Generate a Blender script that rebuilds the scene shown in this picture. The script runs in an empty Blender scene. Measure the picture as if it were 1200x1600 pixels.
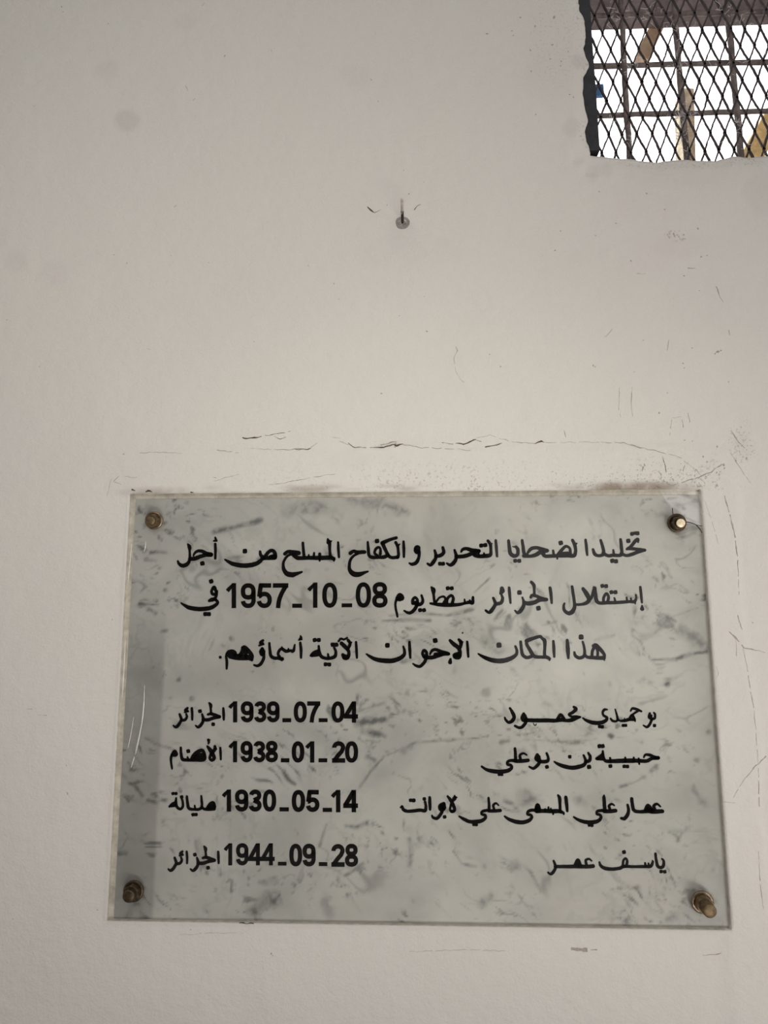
import bpy, bmesh, math, random
import numpy as np
from mathutils import Vector, Matrix, Euler

# ------------------------------------------------------------------ camera
SC = bpy.context.scene
COL = SC.collection
EYE = (-0.0006, -0.9824, 1.4957)          # wall plane is y = 0, room on the -y side
PITCH, YAW, ROLL = 0.15247, 0.0381, 0.001
FPX = 1110.0
cam_d = bpy.data.cameras.new('camera')
cam = bpy.data.objects.new('camera', cam_d); COL.objects.link(cam)
cam_d.sensor_fit = 'VERTICAL'; cam_d.sensor_height = 36.0; cam_d.lens = 36.0 * FPX / 1600.0
cam_d.clip_start = 0.02; cam_d.clip_end = 200
def rot(p, y, r):
    Rz = Matrix.Rotation(y, 3, 'Z'); Rx = Matrix.Rotation(p, 3, 'X'); Ry = Matrix.Rotation(r, 3, 'Y')
    return Rz @ Rx @ Ry
RM = rot(PITCH, YAW, ROLL)
cam.matrix_world = Matrix.Translation(EYE) @ (RM @ Matrix.Rotation(math.pi / 2, 3, 'X')).to_4x4()
SC.camera = cam

# ------------------------------------------------------------------ exposure
SC.view_settings.view_transform = 'Standard'; SC.view_settings.look = 'None'
SC.view_settings.gamma = 1.0; SC.view_settings.use_curve_mapping = False
SC.view_settings.exposure = 0.13
try:
    SC.cycles.use_denoising = True
except Exception:
    pass

# ------------------------------------------------------------------ sky and courtyard daylight, and added fill lamps
W = bpy.data.worlds.new('daylight'); SC.world = W; W.use_nodes = True
nt = W.node_tree; N = nt.nodes; L = nt.links
for n in list(N): N.remove(n)
def wn(t, **k):
    n = N.new(t)
    for a, b in k.items(): setattr(n, a, b)
    return n
def wmath(op, a, b=None, c=None):
    n = N.new('ShaderNodeMath'); n.operation = op
    for i, v in enumerate((a, b, c)):
        if v is None: continue
        if hasattr(v, 'is_output'): L.new(v, n.inputs[i])
        else: n.inputs[i].default_value = v
    return n.outputs[0]
def wstep(v, a, b):
    n = N.new('ShaderNodeMapRange'); n.interpolation_type = 'SMOOTHSTEP'
    L.new(v, n.inputs[0]); n.inputs[1].default_value = a; n.inputs[2].default_value = b
    n.inputs[3].default_value = 0; n.inputs[4].default_value = 1
    return n.outputs[0]
tc = wn('ShaderNodeTexCoord'); sp = wn('ShaderNodeSeparateXYZ'); L.new(tc.outputs['Generated'], sp.inputs[0])
dx, dy, dz = sp.outputs
back = wmath('MAXIMUM', wmath('MULTIPLY', dy, -1.0), 0.02)
tx = wmath('DIVIDE', dx, back); tz = wmath('DIVIDE', dz, back)
# the dim room straight behind the viewer, brighter courtyard around and above it
rad = wmath('SQRT', wmath('ADD', wmath('POWER', tx, 2.0), wmath('POWER', wmath('ADD', tz, 0.12), 2.0)))
ring = wstep(rad, 0.55, 1.15)
side = wstep(dx, -0.8, 0.8)
up = wstep(dz, -0.5, 0.9)
court = wmath('ADD', wmath('ADD', 0.36, wmath('MULTIPLY', side, 0.27)), wmath('MULTIPLY', up, 0.07))
# daylit archway seen in the glass
arch = wmath('MULTIPLY', wmath('MULTIPLY', wstep(tx, 0.105, 0.125), wmath('SUBTRACT', 1.0, wstep(tx, 0.33, 0.42))),
             wmath('MULTIPLY', wstep(tz, -0.14, -0.04), wmath('SUBTRACT', 1.0, wstep(tz, 0.15, 0.19))))
hall = wstep(tx, -0.37, -0.34)
room = wmath('ADD', wmath('ADD', 0.012, wmath('MULTIPLY', hall, 0.02)), wmath('MULTIPLY', arch, 0.52))
inner = wmath('ADD', wmath('MULTIPLY', court, ring), wmath('MULTIPLY', room, wmath('SUBTRACT', 1.0, ring)))
bg_in = wn('ShaderNodeBackground'); bg_in.inputs[0].default_value = (1.0, 0.965, 0.93, 1); L.new(inner, bg_in.inputs[1])
bg_out = wn('ShaderNodeBackground'); bg_out.inputs[0].default_value = (0.96, 0.97, 1.0, 1); bg_out.inputs[1].default_value = 2.6
mx = wn('ShaderNodeMixShader'); L.new(wstep(dy, -0.02, 0.12), mx.inputs[0])
L.new(bg_in.outputs[0], mx.inputs[1]); L.new(bg_out.outputs[0], mx.inputs[2])
wo = wn('ShaderNodeOutputWorld'); L.new(mx.outputs[0], wo.inputs[0])

def area(name, loc, aim, sx, sy, power, color, spread):
    d = bpy.data.lights.new(name, 'AREA'); d.shape = 'RECTANGLE'; d.size = sx; d.size_y = sy
    d.energy = power; d.color = color; d.spread = math.radians(spread)
    o = bpy.data.objects.new(name, d); COL.objects.link(o); o.location = loc
    o.rotation_euler = (Vector(aim) - Vector(loc)).to_track_quat('-Z', 'Y').to_euler()
    return o
area('fill_lamp_side', (1.35, -1.3, 1.40), (0.25, 0, 1.30), 0.6, 0.8, 0.53, (1.0, 0.965, 0.93), 60)  # unseen fill lamp added on the right to brighten the wall
area('fill_lamp_low', (0.6, -1.6, 0.16), (0.0, 0, 1.75), 2.0, 0.30, 3.9, (1.0, 0.955, 0.91), 60)  # low fill lamp, added to lift the wall from below
area('fill_lamp_high', (-0.3, -1.6, 2.40), (0.0, 0, 1.75), 0.7, 0.45, 1.9, (1.0, 0.96, 0.91), 100)  # high fill lamp, added and kept clear of the cover's reflection

# ------------------------------------------------------------------ helpers
random.seed(7)
def at(px, py, Y=0.0):
    """the point of the plane y = Y seen at a pixel of the photograph"""
    d = RM @ Vector(((px - 600.0) / FPX, 1.0, (800.0 - py) / FPX))
    t = (Y - EYE[1]) / d.y
    return Vector(EYE) + d * t
def vnoise(x, z, seed):
    xi = np.floor(x).astype(np.int64); zi = np.floor(z).astype(np.int64)
    fx = x - xi; fz = z - zi; fx = fx * fx * (3 - 2 * fx); fz = fz * fz * (3 - 2 * fz)
    def h(a, b):
        n = (a * 374761393 + b * 668265263 + seed * 974634777) & 0x7fffffff
        n = ((n ^ (n >> 13)) * 1274126177) & 0x7fffffff
        n = n ^ (n >> 16)
        return (n & 0xffff) / 65535.0
    return (h(xi, zi) * (1 - fx) + h(xi + 1, zi) * fx) * (1 - fz) + (h(xi, zi + 1) * (1 - fx) + h(xi + 1, zi + 1) * fx) * fz
def fbm(x, z, seed, oct=4):
    s = np.zeros_like(x); a = 0.5; t = 0
    for o in range(oct):
        s += a * vnoise(x, z, seed + o * 17); t += a; a *= 0.5; x = x * 2.03 + 3.1; z = z * 2.03 + 1.7
    return s / t
def sstep(v, a, b):
    t = np.clip((v - a) / (b - a), 0, 1); return t * t * (3 - 2 * t)

def link(name, me, mat=None, parent=None, smooth=False):
    o = bpy.data.objects.new(name, me); COL.objects.link(o)
    if mat is not None: me.materials.append(mat)
    if parent is not None: o.parent = parent
    if smooth:
        me.polygons.foreach_set('use_smooth', [True] * len(me.polygons))
    return o
def from_py(name, v, f, mat=None, parent=None, smooth=False):
    me = bpy.data.meshes.new(name); me.from_pydata([tuple(p) for p in v], [], f); me.update()
    return link(name, me, mat, parent, smooth)
def from_bm(name, bm, mat=None, parent=None, smooth=False):
    me = bpy.data.meshes.new(name); bm.normal_update(); bm.to_mesh(me); bm.free()
    return link(name, me, mat, parent, smooth)
def empty(name, loc):
    o = bpy.data.objects.new(name, None); COL.objects.link(o); o.location = loc; return o
def tag(o, label=None, cat=None, group=None, kind=None):
    if label: o['label'] = label
    if cat: o['category'] = cat
    if group: o['group'] = group
    if kind: o['kind'] = kind
    return o
def mat(name):
    m = bpy.data.materials.new(name); m.use_nodes = True
    t = m.node_tree; b = t.nodes['Principled BSDF']
    return m, t, b
def node(t, ty, **k):
    n = t.nodes.new(ty)
    for a, b in k.items(): setattr(n, a, b)
    return n
def noise(t, scale, detail=3, rough=0.5, coord='Object', dist=0.0):
    c = node(t, 'ShaderNodeTexCoord'); n = node(t, 'ShaderNodeTexNoise')
    n.inputs['Scale'].default_value = scale; n.inputs['Detail'].default_value = detail
    n.inputs['Roughness'].default_value = rough; n.inputs['Distortion'].default_value = dist
    t.links.new(c.outputs[coord], n.inputs['Vector']); return n.outputs[0]
def ramp(t, src, stops):
    r = node(t, 'ShaderNodeValToRGB'); e = r.color_ramp.elements
    while len(e) < len(stops): e.new(0.5)
    for i, (p, c) in enumerate(stops):
        e[i].position = p; e[i].color = (*c, 1) if len(c) == 3 else c
    t.links.new(src, r.inputs[0]); return r.outputs[0]
def mixc(t, fac, a, b, mode='MIX'):
    m = node(t, 'ShaderNodeMix', data_type='RGBA', blend_type=mode)
    def put(s, v):
        if hasattr(v, 'is_output'): t.links.new(v, s)
        elif isinstance(v, (int, float)): s.default_value = v
        else: s.default_value = (*v, 1)
    put(m.inputs[0], fac); put(m.inputs[6], a); put(m.inputs[7], b); return m.outputs[2]
def bump(t, b, src, strength, dist=0.001):
    n = node(t, 'ShaderNodeBump'); n.inputs['Strength'].default_value = strength; n.inputs['Distance'].default_value = dist
    t.links.new(src, n.inputs['Height']); t.links.new(n.outputs[0], b.inputs['Normal'])
def tmath(t, op, a, b):
    n = node(t, 'ShaderNodeMath', operation=op)
    for i, v in enumerate((a, b)):
        if hasattr(v, 'is_output'): t.links.new(v, n.inputs[i])
        else: n.inputs[i].default_value = v
    return n.outputs[0]
def attr(t, name):
    a = node(t, 'ShaderNodeAttribute'); a.attribute_name = name; return a.outputs['Fac']
def plain(name, col, rough=0.7, metal=0.0, nscale=0, var=0.3, bumps=0.0):
    m, t, b = mat(name)
    b.inputs['Roughness'].default_value = rough; b.inputs['Metallic'].default_value = metal
    if nscale:
        n = noise(t, nscale, 4, 0.6)
        lo = tuple(c * (1 - var) for c in col); hi = tuple(min(1, c * (1 + var)) for c in col)
        t.links.new(ramp(t, n, [(0.3, lo), (0.7, hi)]), b.inputs['Base Color'])
        if bumps: bump(t, b, n, bumps)
    else:
        b.inputs['Base Color'].default_value = (*col, 1)
    return m

# ------------------------------------------------------------------ materials
def wall_material():
    m, t, b = mat('painted_plaster')
    b.inputs['Roughness'].default_value = 0.75
    big = noise(t, 2.2, 3, 0.5)
    base = ramp(t, big, [(0.30, (0.640, 0.606, 0.568)), (0.5, (0.650, 0.628, 0.588)), (0.7, (0.660, 0.628, 0.585))])
    base = mixc(t, attr(t, 'cream'), base, (0.745, 0.722, 0.648))  # paler plaster colour standing in for the pool of light
    fine = noise(t, 260, 3, 0.6)
    spk = ramp(t, fine, [(0.56, (0, 0, 0)), (0.66, (1, 1, 1))])
    dirt = tmath(t, 'MULTIPLY', attr(t, 'speck'), spk)
    base = mixc(t, attr(t, 'smudge'), base, (0.33, 0.31, 0.31))
    base = mixc(t, attr(t, 'rose'), base, (0.50, 0.42, 0.42))
    base = mixc(t, attr(t, 'dust'), base, (0.27, 0.21, 0.155))
    base = mixc(t, dirt, base, (0.20, 0.155, 0.12))
    t.links.new(base, b.inputs['Base Color'])
    g = noise(t, 300, 4, 0.7)
    h = tmath(t, 'ADD', tmath(t, 'MULTIPLY', g, 0.5), noise(t, 60, 3, 0.5))
    bump(t, b, h, 0.8, 0.0022)
    return m
M_wall = wall_material()
M_mortar = plain('old_mortar', (0.60, 0.565, 0.50), 0.8, 0, 90, 0.22, 0.5)
M_crack = plain('crack_dirt', (0.085, 0.062, 0.045), 0.9, 0, 300, 0.5)
M_crack_faint = plain('hairline_crack', (0.36, 0.325, 0.295), 0.9, 0, 300, 0.25)
M_flake = plain('paint_flake', (0.74, 0.71, 0.66), 0.7, 0, 120, 0.08)
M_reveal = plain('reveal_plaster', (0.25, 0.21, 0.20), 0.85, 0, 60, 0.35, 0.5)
M_floor = plain('floor_tile', (0.07, 0.06, 0.055), 0.5, 0, 20, 0.2)
M_ink = plain('black_letter_paint', (0.0045, 0.0042, 0.0040), 0.38, 0, 200, 0.4, 0.15)
M_ink.node_tree.nodes['Principled BSDF'].inputs['Specular IOR Level'].default_value = 0.05
M_black = plain('black_painted_steel', (0.012, 0.013, 0.018), 0.6, 0, 80, 0.5, 0.4)
M_mesh = plain('rusty_mesh_steel', (0.050, 0.036, 0.036), 0.7, 0.3, 70, 0.6, 0.5)
M_bar = plain('rusty_bar', (0.27, 0.225, 0.21), 0.8, 0.2, 60, 0.5, 0.5)
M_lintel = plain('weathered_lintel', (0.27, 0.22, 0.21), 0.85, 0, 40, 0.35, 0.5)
M_wood = plain('pale_timber', (0.74, 0.62, 0.42), 0.8, 0, 50, 0.4, 0.4)
M_orange = plain('orange_brown_wood', (0.95, 0.60, 0.42), 0.7, 0, 40, 0.3, 0.3)
M_yellow = plain('yellow_wood', (0.78, 0.57, 0.24), 0.7, 0, 50, 0.35, 0.3)
M_blue = plain('blue_sheet', (0.16, 0.40, 0.85), 0.5, 0, 20, 0.15)
M_web = plain('cobweb_thread', (0.75, 0.72, 0.70), 0.7)
M_break_edge = plain('dark_break_edge', (0.010, 0.009, 0.008), 0.5)  # near-black for the shaded break in the clear sheet
M_scratch = plain('white_scratch', (0.75, 0.75, 0.73), 0.6)
M_nail = plain('grey_nail', (0.50, 0.46, 0.42), 0.6, 0.2, 200, 0.35, 0.3)
M_nail_rust = plain('dark_rusted_nail', (0.030, 0.022, 0.018), 0.8, 0.3, 300, 0.5, 0.4)
M_plug = plain('grey_plug', (0.26, 0.24, 0.215), 0.85, 0, 260, 0.4, 0.6)
M_bolt = plain('tarnished_brass', (0.150, 0.105, 0.056), 0.52, 0.65, 180, 0.45, 0.35)
M_bolt_dark = plain('dark_bronze', (0.070, 0.050, 0.028), 0.42, 0.7, 160, 0.5, 0.35)
M_washer = plain('tarnished_washer', (0.20, 0.15, 0.10), 0.38, 0.75, 150, 0.5, 0.35)
M_bright = plain('worn_bright_brass', (0.95, 0.72, 0.50), 0.45, 0.45, 260, 0.25, 0.3)

def marble_material():
    m, t, b = mat('grey_white_marble')
    b.inputs['Roughness'].default_value = 0.3
    cloud = noise(t, 9, 5, 0.6, dist=0.6)
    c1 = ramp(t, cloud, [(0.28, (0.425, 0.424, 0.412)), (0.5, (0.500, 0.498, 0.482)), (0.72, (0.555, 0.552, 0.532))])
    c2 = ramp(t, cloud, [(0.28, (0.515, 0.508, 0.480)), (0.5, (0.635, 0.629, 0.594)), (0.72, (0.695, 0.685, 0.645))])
    base = mixc(t, attr(t, 'lit_tone'), c1, c2)  # brightness falloff mixed into the marble colour
    warm = noise(t, 5, 2, 0.5)
    base = mixc(t, ramp(t, warm, [(0.5, (0, 0, 0)), (0.75, (0.5, 0.5, 0.5))]), base, (0.50, 0.455, 0.425))
    base = mixc(t, attr(t, 'vein'), base, (0.085, 0.088, 0.092))
    spots = ramp(t, noise(t, 55, 3, 0.6), [(0.66, (0, 0, 0)), (0.80, (0.55, 0.55, 0.55))])
    base = mixc(t, spots, base, (0.20, 0.20, 0.205))
    t.links.new(base, b.inputs['Base Color'])
    return m
M_marble = marble_material()

def cover_material():
    m = bpy.data.materials.new('clear_cover_sheet'); m.use_nodes = True
    t = m.node_tree; t.nodes.clear()
    out = node(t, 'ShaderNodeOutputMaterial'); mixs = node(t, 'ShaderNodeMixShader')
    fr = node(t, 'ShaderNodeFresnel'); ge = node(t, 'ShaderNodeNewGeometry'); mr = node(t, 'ShaderNodeMapRange')
    mr.inputs[3].default_value = 1.49; mr.inputs[4].default_value = 1 / 1.49
    t.links.new(ge.outputs['Backfacing'], mr.inputs[0]); t.links.new(mr.outputs[0], fr.inputs[0])
    tr = node(t, 'ShaderNodeBsdfTransparent'); tr.inputs[0].default_value = (0.970, 0.968, 0.955, 1)
    gl = node(t, 'ShaderNodeBsdfGlossy'); gl.inputs['Roughness'].default_value = 0.03
    bp = node(t, 'ShaderNodeBump'); bp.inputs['Strength'].default_value = 0.03; bp.inputs['Distance'].default_value = 0.01
    t.links.new(noise(t, 6, 2, 0.5), bp.inputs['Height']); t.links.new(bp.outputs[0], gl.inputs['Normal'])
    t.links.new(fr.outputs[0], mixs.inputs[0]); t.links.new(tr.outputs[0], mixs.inputs[1]); t.links.new(gl.outputs[0], mixs.inputs[2])
    t.links.new(mixs.outputs[0], out.inputs[0])
    return m
M_cover = cover_material()

# ------------------------------------------------------------------ the wall
PX0, PX1, PZ0 = -0.4, 0.4, 1.11
PZ1 = PZ0 + 0.5654
WT = 0.24                                            # wall thickness
xw0, zw0 = at(919, 130).x, at(1060, 245).z           # nominal left and bottom edge of the window opening
xw1, zw1 = xw0 + 0.46, at(1000, 45, WT).z            # the head of the opening, seen at its far edge
def ax(parts):
    s = set()
    for a, b, st in parts:
        n = max(1, round((b - a) / st))
        for i in range(n + 1): s.add(round(a + (b - a) * i / n, 6))
    return np.array(sorted(s))
GX = ax([(-2.6, -0.64, 0.07), (-0.64, PX0, 0.004), (PX0, xw0, 0.004), (xw0, PX1, 0.004), (PX1, 0.66, 0.004), (0.66, xw1, 0.01), (xw1, 2.6, 0.07)]) if xw0 < PX1 else \
     ax([(-2.6, -0.64, 0.07), (-0.64, PX0, 0.004), (PX0, PX1, 0.004), (PX1, xw0, 0.004), (xw0, 0.66, 0.004), (0.66, xw1, 0.01), (xw1, 2.6, 0.07)])
GZ = ax([(0.0, 0.92, 0.07), (0.92, PZ0, 0.004), (PZ0, PZ1, 0.004), (PZ1, zw0, 0.004), (zw0, zw1, 0.004), (zw1, 4.2, 0.07)])
nx, nz = len(GX), len(GZ)
XX, ZZ = np.meshgrid(GX, GZ, indexing='ij')
ixw0, ixw1 = [int(np.argmin(abs(GX - v))) for v in (xw0, xw1)]
izw0, izw1 = [int(np.argmin(abs(GZ - v))) for v in (zw0, zw1)]
ipx0, ipx1 = [int(np.argmin(abs(GX - v))) for v in (PX0, PX1)]
ipz0, ipz1 = [int(np.argmin(abs(GZ - v))) for v in (PZ0, PZ1)]
# broken plaster edge round the opening
edgeL = [(92, -60), (92, 0), (98, 50), (128, 110), (135, 200), (122, 280), (140, 330), (158, 380), (122, 440), (118, 540), (130, 620), (150, 700), (132, 760), (140, 830), (160, 890)]
edgeB = [(160, 900), (230, 908), (300, 915), (400, 921), (480, 935), (560, 940), (640, 930), (700, 925), (800, 931), (900, 934), (950, 920), (1000, 908), (1100, 912), (1200, 905), (1350, 910)]
eL = [at(880 + a / 3.75, b / 3.75) for a, b in edgeL]; eB = [at(880 + a / 3.75, b / 3.75) for a, b in edgeB]
zl = np.array([p.z for p in eL][::-1]); xl = np.array([p.x for p in eL][::-1])
xb = np.array([p.x for p in eB]); zb = np.array([p.z for p in eB])
corner_dx = xl[0] - xw0
sh_x = np.where(ZZ >= zw0, np.interp(ZZ, zl, xl) - xw0, corner_dx)
sh_x = sh_x + 0.0012 * (fbm(ZZ * 160, XX * 0 + 3.0, 5, 3) - 0.5) * 2
sh_z = np.interp(XX, xb, zb) - zw0 + 0.0010 * (fbm(XX * 160, ZZ * 0 + 9.0, 6, 3) - 0.5) * 2
fx = np.clip(1 - abs(XX - xw0) / 0.05, 0, 1) * sstep(ZZ, zw0 - 0.05, zw0); fz = np.clip(1 - abs(ZZ - zw0) / 0.05, 0, 1) * sstep(XX, xw0 - 0.05, xw0)
VX = XX + sh_x * fx; VZ = ZZ + sh_z * fz
# relief: slow undulation, the later plaster patch round the plaque, rounded window edge

und = (fbm(XX * 3, ZZ * 3, 11, 3) - 0.5) * 0.008 + (fbm(XX * 22, ZZ * 22, 21, 3) - 0.5) * 0.0016
dxp = np.maximum(np.maximum(PX0 - XX, XX - PX1), 0); dzp = np.maximum(np.maximum(PZ0 - ZZ, ZZ - PZ1), 0)
dp = np.sqrt(dxp ** 2 + dzp ** 2)
und = und * sstep(dp, 0.0, 0.10)
wob = (fbm(XX * 9, ZZ * 9, 31, 4) - 0.5) * 0.03
top_b = sstep(0.068 + wob - (ZZ - PZ1), 0.0, 0.010) * sstep(ZZ, PZ1 - 0.02, PZ1) * sstep(XX, PX0 - 0.05, PX0 + 0.02) * sstep(XX, PX1 + 0.07, PX1 + 0.04)
side_b = sstep(0.055 + wob - (XX - PX1), 0.0, 0.010) * sstep(XX, PX1 - 0.02, PX1) * sstep(0.07 - (ZZ - PZ1), 0, 0.02)
patch = np.maximum(top_b, side_b)
rel = und + patch * (-0.0018) + sstep(dp, 0.09, 0.0) * 0.0005
rag = np.minimum(np.where(ZZ > zw0 - 0.03, abs(XX - xw0), 9), np.where(XX > xw0 - 0.03, abs(ZZ - zw0), 9))
rel = rel + sstep(rag, 0.02, 0.0) * 0.004
inpl = (XX > PX0 - 1e-6) & (XX < PX1 + 1e-6) & (ZZ > PZ0 - 1e-6) & (ZZ < PZ1 + 1e-6)
rel = np.where(inpl, -0.0012, rel)
VY = rel
# stains, and a pool of light painted as paler plaster
def blob(px, py, rx, ry, pw=1.6):
    c = at(px, py); k = 0.00089
    d = np.sqrt(((XX - c.x) / (rx * k)) ** 2 + ((ZZ - c.z) / (ry * k)) ** 2) + (fbm(XX * 40, ZZ * 40, int(px), 3) - 0.5) * 0.5
    return np.clip(sstep(d, 1.15, 0.55), 0, 1)
smudge = np.zeros_like(XX); rose = np.zeros_like(XX)
for px, py, rx, ry, s in ((200, 188, 25, 24, 0.24), (168, 110, 26, 20, 0.09), (290, 32, 24, 18, 0.06), (25, 407, 22, 28, 0.10), (1150, 235, 60, 26, 0.14), (1080, 265, 120, 40, 0.07),
                          (950, 268, 10, 16, 0.12), (925, 275, 12, 20, 0.12), (903, 95, 14, 18, 0.22), (895, 200, 16, 20, 0.14), (1190, 300, 30, 60, 0.10), (625, 365, 30, 40, 0.05), (1160, 700, 14, 24, 0.10), (545, 720, 40, 18, 0.04)):
    smudge = np.maximum(smudge, blob(px, py, rx, ry) * s)
for px, py, rx, ry, s in ((556, 118, 30, 24, 0.10), (85, 425, 26, 28, 0.10), (870, 120, 60, 70, 0.06), (1060, 385, 60, 24, 0.08), (630, 390, 90, 40, 0.06), (1100, 470, 60, 60, 0.06)):
    rose = np.maximum(rose, blob(px, py, rx, ry) * s)
n1 = fbm(XX * 30, ZZ * 30, 41, 4)
cream = np.clip(sstep(np.sqrt(((XX - 0.02) / 0.62) ** 2 + ((ZZ - (PZ1 + 0.05)) / 0.34) ** 2), 1.0, 0.1), 0, 1) * 0.75  # bright spot of the light above the plaque, painted into the wall colour
# grime where dust settles on the plaque's upper lip and specks above it
lip = sstep(abs(ZZ - PZ1 - 0.004), 0.010, 0.0) * sstep(XX, PX0 - 0.01, PX0 + 0.02) * (XX < PX1 + 0.012)
dust = lip * sstep(fbm(XX * 14, ZZ * 60, 51, 3), 0.40, 0.66) * 0.55
xr = at(985, 760).x
dust = np.maximum(dust, sstep(np.sqrt(((XX - xr) / 0.115) ** 2 + ((ZZ - PZ1 - 0.003) / 0.012) ** 2), 1.0, 0.3) * 0.92 * sstep(n1, 0.25, 0.55))
xc = at(255, 760).x
dust = np.maximum(dust, sstep(np.sqrt(((XX - xc) / 0.09) ** 2 + ((ZZ - PZ1 - 0.002) / 0.010) ** 2), 1.0, 0.2) * 0.45 * sstep(n1, 0.3, 0.55))
speck = sstep(ZZ - PZ1, 0.062, 0.004) * (ZZ > PZ1 - 0.004) * sstep(XX, PX0, PX1 - 0.1) * (XX < PX1 + 0.03) * (0.2 + 0.8 * sstep(n1, 0.35, 0.6)) * 0.75
speck = np.maximum(speck, sstep(rag, 0.03, 0.0) * 0.5 * sstep(n1, 0.4, 0.6))
speck = np.maximum(speck, blob(1160, 690, 22, 40) * 0.6); speck = np.maximum(speck, blob(870, 60, 60, 110) * 0.22); speck = np.maximum(speck, blob(1055, 370, 24, 12) * 0.6)

vid = np.arange(nx * nz).reshape(nx, nz)
keep = np.ones((nx - 1, nz - 1), bool)
keep[ixw0:ixw1, izw0:izw1] = False
keep[ipx0:ipx1, ipz0:ipz1] = False
I, J = np.nonzero(keep)
quads = np.stack([vid[I, J], vid[I + 1, J], vid[I + 1, J + 1], vid[I, J + 1]], 1)
verts = np.stack([VX.ravel(), VY.ravel(), VZ.ravel()], 1)
me = bpy.data.meshes.new('wall_front')
me.from_pydata(verts.tolist(), [], quads.tolist()); me.update()
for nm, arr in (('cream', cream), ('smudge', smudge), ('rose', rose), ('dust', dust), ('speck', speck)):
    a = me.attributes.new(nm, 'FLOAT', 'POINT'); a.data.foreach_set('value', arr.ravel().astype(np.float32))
bm = bmesh.new(); bm.from_mesh(me); bm.verts.ensure_lookup_table()
# plaque bed: shallow sides of the recess
def extrude_loop(ids, dpt, slot=0, taper=0.0):
    bm.verts.ensure_lookup_table(); vs = [bm.verts[i] for i in ids]; n = len(vs)
    back = [bm.verts.new((v.co.x, dpt, v.co.z)) for v in vs]
    for k in range(n):
        f = bm.faces.new((vs[k], vs[(k + 1) % n], back[(k + 1) % n], back[k])); f.material_index = slot
    return back
lp = [vid[i, ipz0] for i in range(ipx0, ipx1)] + [vid[ipx1, j] for j in range(ipz0, ipz1)] + [vid[i, ipz1] for i in range(ipx1, ipx0, -1)] + [vid[ipx0, j] for j in range(ipz1, ipz0, -1)]
lw = [vid[i, izw0] for i in range(ixw0, ixw1)] + [vid[ixw1, j] for j in range(izw0, izw1)] + [vid[i, izw1] for i in range(ixw1, ixw0, -1)] + [vid[ixw0, j] for j in range(izw1, izw0, -1)]
extrude_loop(lp, 0.03, 1)
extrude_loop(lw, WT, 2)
# the outer face and the ends of the wall
def quad(a, b, c, d, slot):
    f = bm.faces.new([bm.verts.new(p) for p in (a, b, c, d)]); f.material_index = slot
y1 = WT
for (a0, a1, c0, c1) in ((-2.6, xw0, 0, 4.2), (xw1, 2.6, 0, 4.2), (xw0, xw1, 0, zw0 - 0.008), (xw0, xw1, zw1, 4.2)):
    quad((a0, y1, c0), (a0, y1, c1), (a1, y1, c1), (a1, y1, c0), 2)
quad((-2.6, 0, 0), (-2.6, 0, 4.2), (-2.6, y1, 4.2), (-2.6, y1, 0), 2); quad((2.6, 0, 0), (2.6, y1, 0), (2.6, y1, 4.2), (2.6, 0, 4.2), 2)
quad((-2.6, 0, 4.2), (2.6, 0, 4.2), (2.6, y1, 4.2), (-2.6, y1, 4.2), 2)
loose = [v for v in bm.verts if not v.link_faces]
bmesh.ops.delete(bm, geom=loose, context='VERTS')
bm.to_mesh(me); bm.free()
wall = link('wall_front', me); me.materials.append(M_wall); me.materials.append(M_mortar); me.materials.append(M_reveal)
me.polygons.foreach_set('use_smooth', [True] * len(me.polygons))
tag(wall, kind='structure')

bm = bmesh.new()
bmesh.ops.create_cube(bm, size=1, matrix=Matrix.Translation((0, -1.9, -0.05)) @ Matrix.Diagonal((5.2, 4.3, 0.1, 1)))
tag(from_bm('floor', bm, M_floor), kind='structure')

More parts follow.
